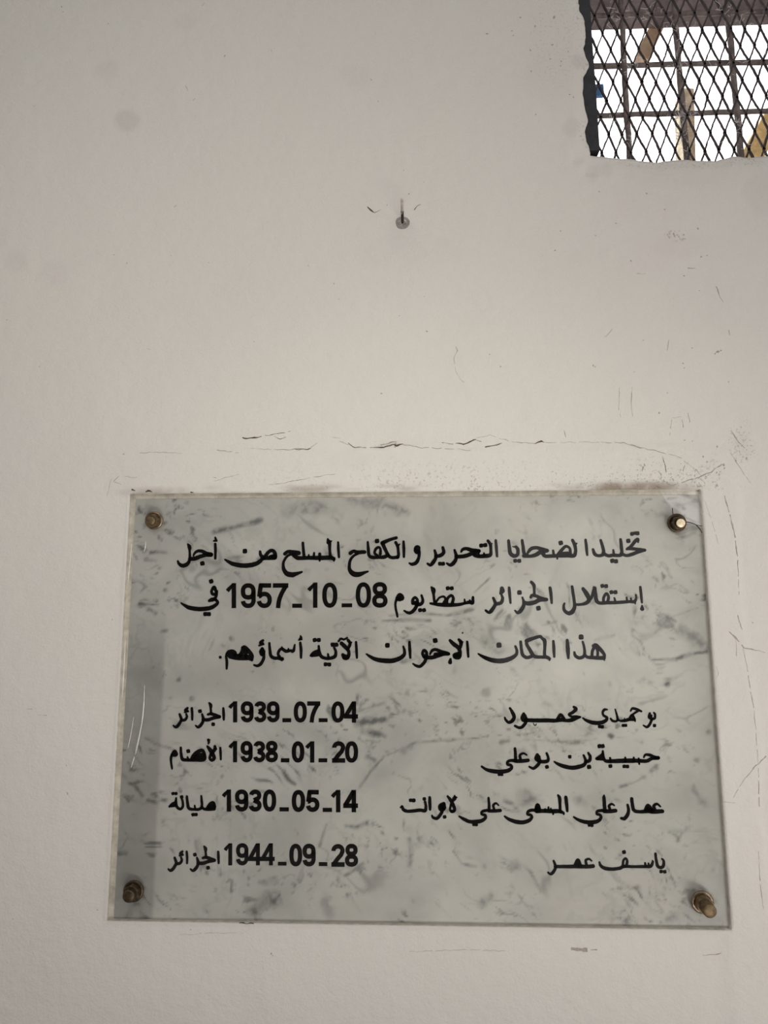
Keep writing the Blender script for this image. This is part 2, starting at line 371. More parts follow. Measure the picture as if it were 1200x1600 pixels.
# ------------------------------------------------------------------ ribbons: strokes lying on a plane y = Y
def smooth(pts, closed=False, k=5):
    P = [np.array(p, float) for p in pts]; n = len(P)
    if n < 3: k = 2
    out = []
    rng = n if closed else n - 1
    for i in range(rng):
        p0 = P[(i - 1) % n] if closed or i > 0 else 2 * P[0] - P[1]
        p1 = P[i]; p2 = P[(i + 1) % n]
        p3 = P[(i + 2) % n] if closed or i + 2 < n else 2 * P[-1] - P[-2]
        for s in range(k):
            u = s / k
            out.append(0.5 * ((2 * p1) + (-p0 + p2) * u + (2 * p0 - 5 * p1 + 4 * p2 - p3) * u * u + (-p0 + 3 * p1 - 3 * p2 + p3) * u ** 3))
    if not closed: out.append(P[-1])
    return out
class Ink:
    """collects pen strokes drawn in photograph pixels on the plane y = Y and builds one slightly raised mesh"""
    def __init__(s, Y, h, inset):
        s.Y, s.h, s.inset = Y, h, inset; s.v = []; s.f = []
    def emit(s, path, closed, rough=0.0):
        """path: world (x, z, width)"""
        n = len(path); base = len(s.v)
        for i, (x, z, w) in enumerate(path):
            a = path[(i - 1) % n] if closed or i > 0 else path[i]; b = path[(i + 1) % n] if closed or i < n - 1 else path[i]
            tx_, tz_ = b[0] - a[0], b[1] - a[1]; l = math.hypot(tx_, tz_) or 1e-9
            nx_, nz_ = -tz_ / l, tx_ / l
            hw = max(w / 2, 0.00005); ins = min(s.inset, hw * 0.6)
            j1 = 1 + random.uniform(-rough, rough); j2 = 1 + random.uniform(-rough, rough)
            for q, yy in ((hw * j1, s.Y), (hw * j1 - ins, s.Y - s.h), (-hw * j2 + ins, s.Y - s.h), (-hw * j2, s.Y)):
                s.v.append((x + nx_ * q, yy, z + nz_ * q))
        for i in range(n if closed else n - 1):
            a = base + 4 * i; b = base + 4 * ((i + 1) % n)
            for k in range(3): s.f.append((a + k, a + k + 1, b + k + 1, b + k))
        if not closed:
            s.f.append((base, base + 1, base + 2, base + 3)); e = base + 4 * (n - 1)
            s.f.append((e + 3, e + 2, e + 1, e))
    def px(s, pts):
        out = []
        for x, y, w in pts:
            c = at(x, y, s.Y); d = at(x + 1, y, s.Y)
            out.append((c.x, c.z, w * (d - c).length))
        return out
    def stroke(s, pts, cap='round', k=5, rough=0.05, closed=False, curve=True):
        P = smooth(pts, closed, k) if curve and len(pts) > 2 else [np.array(p, float) for p in pts]
        P = [tuple(p) for p in P]
        if cap == 'round' and not closed and len(P) > 1:
            def capn(p, q):
                dx_, dy_ = p[0] - q[0], p[1] - q[1]; l = math.hypot(dx_, dy_) or 1e-9; r = p[2] / 2
                return [(p[0] + dx_ / l * r * math.sin(a), p[1] + dy_ / l * r * math.sin(a), max(0.1, p[2] * math.cos(a))) for a in (0.4, 0.8, 1.15, 1.45)]
            P = capn(P[0], P[1])[::-1] + P + capn(P[-1], P[-2])
        s.emit(s.px(P), closed, rough)
    def dot(s, x, y, r):
        # a reed-pen dot: a rounded lozenge
        a0 = random.uniform(0.5, 0.8); n = 14
        pts = []
        for i in range(n):
            a = i * 2 * math.pi / n
            rr = r * (0.80 + 0.17 * abs(math.cos(2 * (a - a0))) ** 1.5) * random.uniform(0.97, 1.03)
            pts.append((x + rr * math.cos(a), y + rr * math.sin(a)))
        c = [at(px_, py_, s.Y) for px_, py_ in pts]; m = at(x, y, s.Y); b = len(s.v)
        s.v += [(p.x, s.Y, p.z) for p in c]
        s.v += [(m.x + (p.x - m.x) * 0.85, s.Y - s.h, m.z + (p.z - m.z) * 0.85) for p in c]
        for i in range(n): s.f.append((b + i, b + (i + 1) % n, b + n + (i + 1) % n, b + n + i))
        s.f.append(tuple(b + n + i for i in range(n)))
    def build(s, name, m, parent=None):
        o = from_py(name, s.v, s.f, m, parent)
        bm = bmesh.new(); bm.from_mesh(o.data); bmesh.ops.recalc_face_normals(bm, faces=bm.faces)
        # every top face looks into the room
        for f in bm.faces:
            if f.normal.y > 0.05: f.normal_flip()
        bm.to_mesh(o.data); bm.free()
        return o

def digit(ink, ch, x0, x1, y0, y1, s):
    """one bold sans digit inside its pixel box"""
    w, h = x1 - x0, y1 - y0; r = s / 2; cx = (x0 + x1) / 2
    def st(p, **k): ink.stroke([(a, b, s) for a, b in p], cap='flat', rough=0.02, **k)
    def ell(ax_, ay, rx, ry, a0, a1, n=22, ex=0.86):
        out = []
        for i in range(n + 1):
            a = math.radians(a0 + (a1 - a0) * i / n); c, d = math.cos(a), math.sin(a)
            out.append((ax_ + rx * math.copysign(abs(c) ** ex, c), ay + ry * math.copysign(abs(d) ** ex, d)))
        return out
    def loop(ax_, ay, rx, ry): ink.stroke([(a, b, s) for a, b in ell(ax_, ay, rx, ry, 0, 360, 30)[:-1]], closed=True, curve=False, rough=0.02)
    if ch == '0': loop(cx, y0 + h / 2, w / 2 - r, h / 2 - r)
    elif ch == '1':
        st([(x1 - r, y0), (x1 - r, y1)], curve=False)
        ink.stroke([(x0 + s * .18, y0 + h * .31, s * .86), (x0 + (w - s) * .55, y0 + h * .215, s * .84), (x1 - s * .62, y0 + h * .035, s * .5)], cap='flat', rough=0.02)
    elif ch == '2':
        st(ell(cx, y0 + h * .29, w / 2 - r, h * .29 - r, 178, 372, 18, 0.95) + [(x1 - r - w * .10, y0 + h * .47), (cx - w * .04, y0 + h * .66), (x0 + r * 1.1, y1 - r * 1.1)], curve=False)
        st([(x0, y1 - r), (x1, y1 - r)], curve=False)
    elif ch == '3':
        t = y0 + h * .27; u = y0 + h * .72
        st(ell(cx, t, w / 2 - r * 1.15, h * .27 - r, 190, 435, 18, 0.95) + [(cx - w * .10, y0 + h * .485)], curve=False)
        st([(cx - w * .10, y0 + h * .485)] + ell(cx, u, w / 2 - r, h * .28 - r, -80, 172, 18, 0.95), curve=False)
    elif ch == '4':
        vx = x1 - w * .13 - r
        st([(vx, y0), (vx, y1)], curve=False); st([(x0, y1 - h * .29), (x1, y1 - h * .29)], curve=False)
        st([(vx - r * .1, y0 + r * .5), (x0 + r * .9, y1 - h * .29 - r * .2)], curve=False)
    elif ch == '5':
        st([(x0 + w * .16, y0 + r), (x1 - w * .05, y0 + r)], curve=False)
        st([(x0 + w * .16 + r * .8, y0 + r * .5), (x0 + r * 1.1, y0 + h * .54)], curve=False)
        st([(x0 + r, y0 + h * .52)] + ell(cx, y0 + h * .67, w / 2 - r, h * .33 - r, 205, 530, 26, 0.92)[1:], curve=False)
    elif ch == '7':
        st([(x0, y0 + r), (x1, y0 + r)], curve=False)
        st([(x1 - r * 1.1, y0 + r * 1.2), (x0 + w * .56, y0 + h * .42), (x0 + w * .40, y0 + h * .7), (x0 + w * .33, y1)])
    elif ch == '8':
        loop(cx, y0 + h * .26, w / 2 - r * 1.2, h * .265 - r * .95); loop(cx, y0 + h * .725, w / 2 - r, h * .275 - r)
    elif ch == '9':
        loop(cx, y0 + h * .33, w / 2 - r, h * .33 - r)
        st([(x1 - r, y0 + h * .30), (x1 - r, y0 + h * .5)] + ell(cx, y0 + h * .68, w / 2 - r, h * .32 - r, 0, 172, 18, 0.92), curve=False)
    elif ch == '_':
        st([(x0, (y0 + y1) / 2), (x1, (y0 + y1) / 2)], curve=False)

# ------------------------------------------------------------------ the inscription, pen stroke by pen stroke
# every group: corner of a six-fold enlargement, strokes (x, y, pen width), dots (x, y, radius)
LETTERS = {}
LETTERS['first'] = [
 (265, 810, [
  [(173,243,16),(186,268,34),(188,305,20),(190,350,22),(187,392,26),(163,430,34),(120,444,32),(90,426,26),(77,402,18)],
  [(192,380,34),(240,375,36),(292,356,34),(340,343,34),(388,341,36)],
  [(224,348,16),(236,325,20),(265,306,26),(305,308,30),(345,330,34),(388,340,38)],
  [(428,240,22),(430,300,24),(428,376,20)],
  [(428,180,16),(433,196,20)], [(414,211,14),(438,208,22)],
  [(519,386,14),(550,405,26),(600,428,36),(680,442,38),(750,440,40),(810,425,38),(850,400,34),(872,378,30),(930,372,34),(985,368,38)],
  [(848,312,22),(855,345,28),(880,368,34)],
  [(900,352,34),(925,318,30),(960,300,30),(988,325,32),(990,365,34)],[(945,362,34),(985,350,34)],
 ], [(307,422,25),(706,307,26)]),
 (425, 810, [
  [(120,332,30),(150,312,30),(200,316,34),(250,325,38)],
  [(196,335,20),(150,348,22),(118,388,22),(105,430,24),(112,480,32),(142,518,42),(190,528,44),(240,515,28),(280,502,16)],
  [(208,345,40),(240,370,36),(290,372,32),(350,370,34),(420,370,38),(500,370,38),(550,368,36),(580,382,30)],[(582,372,22),(580,398,14)],
  [(289,230,22),(293,280,24),(300,355,28)],[(395,325,18),(391,365,26)],[(345,342,14),(343,365,20)],[(447,335,28),(447,395,18)],
  [(523,197,20),(532,222,40),(540,245,30),(542,300,24),(547,360,28)],[(540,220,26),(559,212,10)],
  [(620,225,18),(622,280,24),(628,362,20)],
  [(735,327,32),(765,307,28),(800,318,34),(868,315,32)],
  [(805,330,20),(765,352,22),(735,390,24),(725,440,26),(730,485,34),(765,520,44),(815,525,42),(865,508,26),(900,497,14)],
  [(898,222,18),(902,280,26),(910,345,28),(940,365,30),(1000,365,28),(1050,362,32),(1085,345,30)],
  [(988,352,28),(962,322,22),(975,285,24),(1000,270,22),(1017,292,22),(1015,335,26)],
  [(1180,362,30),(1130,368,28),(1095,352,30),(1062,292,30),(1036,232,36)],
  [(1036,232,38),(1070,214,32),(1110,198,28),(1165,182,26)],
  [(1175,368,26),(1186,340,26),(1183,300,24),(1178,262,26),(1160,226,26)],[(1178,262,22),(1198,240,10)],
 ], [(985,212,25)]),
 (625, 810, [
  [(33,217,20),(36,280,26),(37,360,20)],
  [(178,300,24),(175,270,28),(150,270,26),(142,300,26),(158,322,28),(178,310,28),(178,360,26),(155,412,32),(115,430,28),(88,420,16)],[(150,290,26),(168,310,24)],
  [(326,302,22),(336,340,28),(334,375,30),(310,413,34),(285,438,26),(258,424,18)],
  [(336,355,30),(380,347,32),(410,318,30),(402,275,26)],
  [(512,299,22),(525,340,28),(525,380,30),(500,420,34),(470,438,28),(440,422,18)],
  [(525,358,30),(580,357,34),(630,347,34),(690,322,36),(740,307,32)],
  [(574,312,18),(590,290,26),(625,284,30),(680,300,36),(740,302,28)],
  [(700,345,34),(740,355,34),(800,352,36),(845,343,34),(852,305,26),(847,245,28),(825,212,26)],[(740,300,14),(736,345,20)],[(787,325,14),(790,350,20)],[(850,245,26),(862,236,12)],
  [(898,207,22),(903,270,26),(910,355,20)],
  [(1018,209,24),(1025,270,30),(1035,328,34),(1070,352,34),(1103,338,30),(1104,290,30),(1088,268,26)],[(1090,270,18),(1056,264,8)],
  [(1145,207,24),(1155,270,28),(1165,330,30),(1200,352,32)],
 ], [(375,425,22),(404,425,22),(762,255,23),(800,250,23),(1080,398,22),(1118,398,22)]),
 (820, 810, [
  [(-10,352,30),(40,356,26),(100,343,34),(150,315,36),(208,305,30)],
  [(28,322,22),(60,285,30),(110,275,28),(160,290,36),(210,302,32)],
  [(170,330,36),(190,353,32),(250,353,30),(330,350,32),(400,350,32),(460,348,34),(476,308,28),(468,250,30),(448,205,26)],[(470,245,24),(486,235,14)],
  [(312,338,26),(345,298,28),(385,262,24),(422,282,22),(426,330,28)],[(266,303,20),(272,345,24)],[(303,355,20),(305,378,16)],
  [(350,335,40),(400,330,36)],
  [(570,202,22),(578,270,26),(585,342,20)],
  [(640,292,22),(655,333,30),(690,350,26),(735,338,28),(738,300,28),(722,240,26),(712,207,24)],
  [(735,325,30),(780,350,28),(830,345,30),(880,348,28),(908,335,28),(905,260,28),(898,198,24)],[(830,298,18),(836,342,22)],
  [(905,330,30),(950,348,26),(1000,338,30),(1060,315,30),(1124,298,26)],
  [(958,288,22),(980,280,34),(1020,285,28),(1070,292,30),(1124,296,24)],[(985,275,28),(1010,245,28),(1040,208,30),(1062,195,24),(1062,222,16)],
 ], [(337,230,25),(1005,145,22),(1035,138,20),(1057,140,22),(970,211,24),(820,398,24),(855,402,24)]),
]
LETTERS['second'] = [
 (265, 885, [
  [(108,343,12),(135,362,22),(180,385,34),(250,398,36),(330,398,36),(400,382,34),(445,350,28),(446,326,24),(415,305,26)],
  [(372,322,24),(395,312,34),(430,308,26)],
  [(435,235,24),(418,196,30),(394,228,24),(402,258,26),(432,258,26),(440,225,28),(436,280,26),(418,306,24)],
 ], [(390,140,25),(335,447,24),(368,447,24)]),
 (450, 885, [
  [(1018,310,22),(1007,345,20),(1010,395,20),(1020,440,20),(1026,470,18)],
  [(1030,300,44),(1050,272,44),(1068,296,44),(1045,304,44)],
 ], []),
 (610, 885, [
  [(130,416,16),(163,434,24),(195,432,28),(228,402,30),(248,365,30)],
  [(212,345,32),(210,312,26),(232,292,24),(252,312,24),(254,345,30)],[(235,345,40),(250,350,40)],
  [(245,358,34),(288,352,30),(304,320,26),(292,272,20)],
  [(375,347,18),(410,352,26),(480,360,34),(560,362,34),(640,358,28),(700,345,24),(745,335,34),(770,342,30),(774,290,22)],[(695,310,14),(700,345,18)],[(745,318,16),(745,335,20)],
  [(386,197,20),(402,222,42),(405,262,24),(412,320,24),(422,348,26)],
  [(428,332,20),(462,292,16),(500,284,20),(516,308,20),(500,345,26)],
  [(530,345,24),(535,302,24),(570,272,24),(590,300,26),(580,345,28)],
  [(965,297,22),(985,345,30),(975,375,30),(945,418,34),(920,432,24),(894,413,20)],
  [(995,352,32),(1038,340,30),(1052,300,26),(1044,272,20)],[(1046,208,36),(1048,228,44),(1036,252,30)],
  [(1113,200,22),(1118,260,26),(1126,342,18)],
 ], [(278,410,22),(315,410,22),(538,205,22),(575,205,22)]),
 (810, 885, [
  [(37,292,16),(50,330,24),(48,370,32),(22,416,32),(-8,434,26),(-32,414,14)],
  [(50,335,28),(90,348,36),(150,338,36),(200,314,36),(262,310,32)],[(116,290,22),(128,272,26),(165,277,28),(210,298,30),(255,308,26)],
  [(121,147,26),(145,177,30),(148,220,22),(150,275,24)],
  [(297,202,26),(305,260,28),(312,342,20)],
  [(503,190,24),(512,250,26),(523,320,26),(527,380,30),(505,425,36),(467,440,32),(432,412,28),(425,372,22),(432,347,16)],
  [(537,358,22),(585,357,22),(632,345,30),(662,315,34),(642,262,40),(607,210,30)],
  [(655,325,32),(690,282,26),(714,192,24),(722,250,28),(732,320,34),(765,344,28),(830,340,30),(900,340,28),(980,335,28),(1040,330,26),(1085,330,28),(1104,300,20),(1102,268,16)],
  [(1092,335,22),(1096,352,10)],
  [(798,338,24),(800,292,24),(825,255,24),(845,285,24),(838,330,26)],[(900,297,16),(910,335,22)],[(1015,292,16),(1020,330,20)],[(1055,300,16),(1058,330,18)],
  [(1143,195,22),(1150,260,24),(1158,338,18)],[(1160,370,16),(1160,398,36)],
 ], [(10,245,26),(188,392,26),(787,183,22),(823,185,22),(872,242,22),(910,242,23)]),
]
LETTERS['third'] = [
 (330, 960, [
  [(145,508,18),(147,450,24),(142,395,22),(155,358,26),(185,345,28),(218,355,32),(228,390,30)],
  [(185,385,56),(230,398,52),(290,403,50),(350,405,46),(382,428,22)],
  [(292,312,24),(316,305,26),(350,342,34),(380,385,34),(386,425,18)],[(300,318,34),(290,355,36),(270,388,36)],[(325,340,36),(325,400,26)],
  [(478,322,28),(462,352,26),(478,378,28),(494,350,26),(480,322,26)],[(476,350,26),(486,352,26)],
  [(494,350,24),(492,410,26),(468,460,28),(435,482,24),(402,475,16)],
  [(484,245,24),(460,268,26),(485,274,22)],[(450,292,16),(492,280,14)],
  [(545,270,20),(550,330,24),(560,388,28),(592,410,28),(630,410,28),(665,418,34)],[(660,420,28),(662,432,14)],
  [(650,412,24),(628,375,24),(635,345,24),(662,322,26),(700,345,28),(740,340,24),(770,342,28),(784,284,14)],[(662,305,12),(668,325,20)],[(724,322,14),(724,345,18)],
  [(835,267,22),(842,330,26),(842,406,20)],[(838,202,14),(842,220,26),(832,228,20)],[(820,240,12),(850,234,14)],
  [(1008,298,20),(1014,345,24),(1030,392,30),(1075,412,26),(1120,410,28),(1160,393,30),(1168,350,24),(1153,312,20)],
  [(935,386,22),(962,362,32),(1000,345,30)],[(945,385,28),(1000,378,30)],[(1095,372,16),(1100,405,24)],
 ], [(85,402,16),(970,240,23),(1008,240,23),(1072,468,22),(1107,470,22),(1140,284,24),(1173,284,24)]),
 (480, 960, [
  [(335,380,30),(350,412,28),(382,402,32),(390,350,28),(362,310,36),(322,272,34)],[(350,392,36),(370,398,36)],
  [(382,325,24),(402,275,28),(384,242,26)],[(402,270,24),(416,262,12)],
  [(294,252,18),(315,228,20),(345,235,18),(376,218,14)],
  [(458,260,20),(462,330,24),(466,406,18)],
  [(556,372,14),(590,395,26),(640,420,34),(720,434,40),(800,434,40),(870,410,36),(910,375,30),(911,335,24),(902,302,18)],
  [(958,260,22),(962,330,26),(967,405,20)],
 ], [(752,290,27)]),
 (650, 960, [
  [(-28,463,14),(0,480,22),(38,488,26),(78,450,28),(96,410,28)],
  [(72,390,30),(62,365,26),(75,337,26),(98,355,26),(98,390,28)],[(75,400,26),(100,402,30)],
  [(95,402,32),(150,404,34),(210,387,32),(260,370,34),(304,370,30)],[(132,372,18),(150,340,24),(185,330,26),(240,350,30),(302,366,26)],[(180,375,30),(240,372,34)],
  [(320,245,26),(350,275,36),(395,312,34),(412,350,32),(405,400,34),(368,402,32),(358,380,26),(395,365,26)],[(368,388,30),(400,385,30)],
  [(403,237,24),(422,265,34),(416,310,26)],[(420,262,26),(440,258,10)],
  [(480,257,20),(485,320,24),(490,396,20)],[(324,420,20),(320,448,36)],
  [(585,370,14),(620,392,26),(670,415,34),(740,434,40),(820,434,40),(890,412,36),(937,380,28),(946,340,24),(932,300,20)],
 ], [(180,245,27),(778,288,29),(437,173,9)]),
 (770, 960, [
  [(261,258,24),(268,320,26),(280,378,30),(318,405,28),(365,393,28)],
  [(505,400,28),(430,400,28),(385,390,32),(352,340,32),(318,280,28),(318,252,30)],
  [(316,248,32),(370,228,30),(440,208,26),(464,226,26),(485,247,34),(488,300,26),(485,360,26),(488,395,28)],
  [(460,400,24),(505,402,30),(530,415,28),(530,430,14)],
  [(568,252,22),(572,320,26),(576,396,20)],[(698,242,24),(703,320,36),(708,408,22)],
  [(765,356,20),(775,388,28),(810,408,28),(850,395,28),(862,360,24),(855,300,22),(843,257,18)],
  [(860,375,26),(885,400,26),(930,405,30),(990,408,32),(1040,408,36)],[(1045,405,22),(1046,430,12)],
  [(940,295,22),(968,285,26),(1012,332,32),(1046,378,26),(1044,410,22)],[(955,300,30),(934,345,24),(930,395,28)],[(978,310,34),(984,350,24),(982,395,22)],
 ], [(828,212,28)]),
]
PLACE = [
  [(155,217,20),(170,262,26),(160,290,26),(136,325,28),(115,336,22),(96,323,14)],[(172,272,24),(205,268,24),(222,240,22),(215,212,16)],
  [(228,158,20),(208,180,26),(228,186,22)],[(200,198,12),(236,190,12)],[(268,160,20),(272,210,22),(272,266,18)],
  [(365,217,18),(375,255,26),(370,290,26),(346,325,28),(325,337,22),(305,323,14)],[(375,267,28),(420,268,28),(470,252,28),(528,240,28)],
  [(420,218,20),(450,212,26),(490,225,28),(525,237,24)],[(432,110,16),(445,132,30),(446,165,20),(450,215,22)],[(563,160,20),(566,210,24),(568,266,18)]]
PLACE_DOTS = [(345,187,21),(468,310,21)]
LETTERS['first_name'] = [
 (770, 1080, [
  [(161,160,20),(186,202,30),(200,245,30),(180,280,30),(146,292,24),(121,267,22),(112,246,14)],
  [(208,325,20),(245,342,24),(275,335,26),(305,300,28),(314,272,26)],[(290,212,24),(275,245,28),(288,272,34),(312,262,28),(300,225,26)],
  [(310,272,34),(400,274,34),(500,274,34),(585,276,32),(640,268,34),(690,276,28),(740,270,34),(780,254,30),(820,242,16)],
  [(605,265,26),(636,222,30),(668,258,26)],
  [(760,148,22),(780,168,30),(748,200,26),(714,218,22),(740,238,20),(780,236,18),(820,242,16)],
  [(380,300,6),(390,318,7),(405,318,6),(408,305,5)],
 ], []),
 (850, 1080, [
  [(365,252,14),(400,276,26),(460,295,34),(530,296,32),(580,275,28),(590,248,24),(560,228,22),(550,200,20),(566,174,22),(592,172,14)],
  [(625,257,16),(642,277,22),(672,282,18),(690,266,22),(682,220,18),(668,170,12)],
  [(690,266,20),(720,278,20),(760,275,26),(800,265,28),(845,268,24),(855,282,12)],[(755,255,10),(758,275,16)],[(800,262,22),(825,225,24),(848,262,24)],
  [(812,185,14),(830,162,20),(870,170,24),(912,188,18)],[(885,182,20),(850,205,18),(825,225,18)],
  [(932,321,14),(967,336,22),(996,302,22),(1008,268,22)],[(992,208,20),(982,240,20),(1000,256,22),(1006,228,20)],[(1008,262,24),(1038,252,22),(1040,215,20),(1030,202,16)],
 ], [(522,330,20),(546,334,20),(742,321,18),(766,321,18),(1036,322,19)]),
]
LETTERS['first_date'] = [(255, 1080, PLACE, PLACE_DOTS)]
LETTERS['second_name'] = [
 (740, 1135, [
  [(76,376,18),(120,405,26),(180,420,34),(250,425,34),(320,415,32),(355,390,28),(350,365,26),(318,355,24),(320,332,24),(345,320,24),(390,322,30)],
  [(388,207,22),(392,260,26),(395,320,28)],[(390,325,30),(450,325,32),(510,318,30)],[(498,268,14),(468,252,18),(435,270,22),(440,310,26)],
  [(522,378,16),(560,394,24),(598,366,28),(622,332,28)],[(598,268,30),(586,300,32),(612,318,38),(612,285,30)],
  [(620,330,30),(688,327,30),(700,295,24),(685,252,20)],
  [(757,331,14),(790,352,26),(850,375,34),(920,388,34),(990,378,34),(1040,356,30),(1050,318,24),(1032,272,20)],
  [(1050,332,28),(1086,320,30),(1093,282,26),(1076,250,20)],
 ], [(240,452,17),(265,452,17),(688,380,21),(902,285,20),(1082,380,24)]),
 (850, 1135, [
  [(495,302,26),(520,288,30),(548,262,24),(552,232,18)],[(500,305,24),(550,305,30)],[(552,240,20),(558,290,24),(580,324,30),(650,326,34),(760,322,38),(880,322,34),(960,325,30),(1010,302,28),(1070,295,32)],
  [(620,296,18),(622,325,24)],[(762,294,18),(762,325,24)],[(842,294,18),(842,325,24)],[(888,302,18),(893,352,16)],
  [(936,290,14),(950,267,20),(990,268,26),(1030,288,32),(1072,295,26)],
 ], [(520,185,23),(550,185,23),(622,372,22),(752,375,20),(782,376,20)]),
]
LETTERS['second_date'] = [(255, 1135, [
  [(88,400,0.1),(83,396,16),(74,335,20),(74,290,22),(92,250,26),(110,235,30),(125,262,26),(108,268,30),(88,268,24)],
  [(165,200,20),(168,260,24),(182,308,28),(230,315,26),(300,315,28),(380,312,30),(390,272,24),(370,228,28),(330,236,34),(292,272,40),(270,305,34)],
  [(310,290,50),(365,275,50)],[(228,288,16),(234,312,20)],
  [(424,125,20),(440,127,8)],[(420,125,18),(428,145,22),(424,162,14)],
  [(415,188,20),(438,218,34),(462,255,34),(478,298,30),(455,316,26),(436,296,24),(450,255,26)],[(484,188,24),(485,212,30),(460,250,28)],[(485,205,20),(502,212,10)],
  [(535,202,20),(538,255,22),(540,308,18)],
 ], [(235,232,22)])]
LETTERS['third_name'] = [
 (610, 1210, [
  [(96,310,14),(110,298,18),(122,330,28),(160,345,26),(220,342,28),(280,335,28),(325,340,30),(332,300,24),(325,258,22)],
  [(368,217,24),(370,270,28),(372,328,22)],[(390,386,16),(402,406,24),(438,412,26),(465,382,28),(485,350,28)],
  [(500,276,32),(468,296,36),(475,326,40),(505,315,32),(502,285,32)],[(480,305,36),(495,320,36)],
  [(536,205,18),(560,235,28),(588,285,30),(602,330,28),(578,350,24),(560,330,20),(568,280,20)],[(596,345,22),(575,345,22)],
  [(602,200,14),(602,220,36),(584,248,24)],[(608,214,20),(624,216,10)],
  [(645,393,16),(690,420,28),(740,442,30),(800,445,34),(860,432,30),(892,405,26),(885,382,26),(856,372,22),(862,348,24),(905,336,24)],
  [(920,222,20),(925,280,24),(925,335,26)],[(922,342,28),(980,342,28),(1030,338,28)],[(1014,290,12),(990,270,18),(965,290,22),(972,325,22)],
 ], [(190,243,20),(218,244,22),(318,230,20),(508,398,20),(782,470,18),(806,472,18)]),
 (770, 1210, [
  [(112,394,16),(150,420,28),(210,442,34),(280,450,34),(340,432,30),(365,402,26),(354,380,24),(326,375,22),(332,348,24),(370,335,26),(420,342,30)],
  [(410,345,34),(480,342,34),(560,345,36),(620,345,34),(660,360,24),(666,374,14)],[(402,330,24),(420,285,32),(440,330,28)],[(415,310,40),(425,335,40)],
  [(492,325,16),(492,345,18)],[(522,308,16),(520,340,18)],[(545,320,14),(548,342,18)],[(565,350,24),(566,372,16)],
  [(612,197,20),(626,222,30),(630,290,24),(632,345,26)],[(685,214,28),(692,280,30),(698,342,22)],
 ], []),
 (880, 1210, [
  [(100,400,16),(140,425,26),(200,445,32),(270,450,34),(330,435,30),(355,402,26),(342,378,24),(316,372,22),(322,345,24),(370,338,26)],
  [(384,195,12),(382,215,28),(385,260,30),(390,335,32)],[(385,345,32),(440,345,34),(490,340,32)],[(478,290,14),(455,277,18),(430,295,22),(438,328,26)],
  [(604,287,22),(613,330,26),(605,375,30),(575,414,30),(546,412,24)],[(642,228,28),(650,290,30),(665,338,30),(720,350,28),(790,345,34),(850,350,36),(928,345,34)],
  [(770,335,28),(795,292,32),(830,335,34)],[(795,325,40),(830,340,40)],[(910,300,16),(880,277,20),(850,295,26),(860,330,28)],
 ], [(245,475,19),(270,478,19)]),
]
LETTERS['third_date'] = [(255, 1210, [
  [(60,300,20),(86,278,26),(115,262,24),(122,222,16)],[(70,298,20),(118,290,24)],[(120,240,18),(126,300,24),(160,325,22),(184,300,22),(182,252,20),(174,228,18)],
  [(222,207,20),(228,270,24),(242,318,26),(290,328,22),(340,325,24),(363,300,22),(360,240,22),(357,202,16)],[(295,292,14),(300,325,18)],
  [(360,305,24),(385,325,22),(430,325,30),(478,322,30)],[(412,315,24),(440,276,26),(470,268,28),(484,305,26)],[(440,305,40),(468,300,40)],
 ], [(92,180,18),(120,180,18),(173,212,20),(280,378,20),(308,376,19)])]
LETTERS['fourth_name'] = [(840, 1295, [
  [(151,302,20),(165,340,24),(165,375,24),(140,414,26),(120,424,20),(98,409,16)],
  [(165,355,26),(240,354,28),(330,354,30),(400,352,34),(460,355,30),(520,350,32)],[(348,345,26),(378,290,26),(402,345,28)],[(378,330,30),(385,345,30)],[(506,300,14),(480,282,18),(452,297,22),(458,335,26)],
  [(580,314,18),(592,345,26),(630,370,30),(700,378,28),(770,370,28),(810,352,28),(900,355,24),(1000,354,26),(1060,350,28),(1080,312,20),(1078,300,14)],
  [(800,345,22),(804,298,20),(825,278,20),(840,302,22),(832,350,24)],[(1008,322,18),(1012,352,20)],[(1040,325,16),(1042,350,18)],
  [(1105,234,22),(1112,290,24),(1126,348,28),(1155,364,26),(1180,345,26),(1182,302,22),(1166,282,16)],
 ], [(810,218,22),(1158,400,20),(1192,403,20)])]
LETTERS['fourth_date'] = [(255 - 8, 1295 + 9.2, PLACE, PLACE_DOTS)]
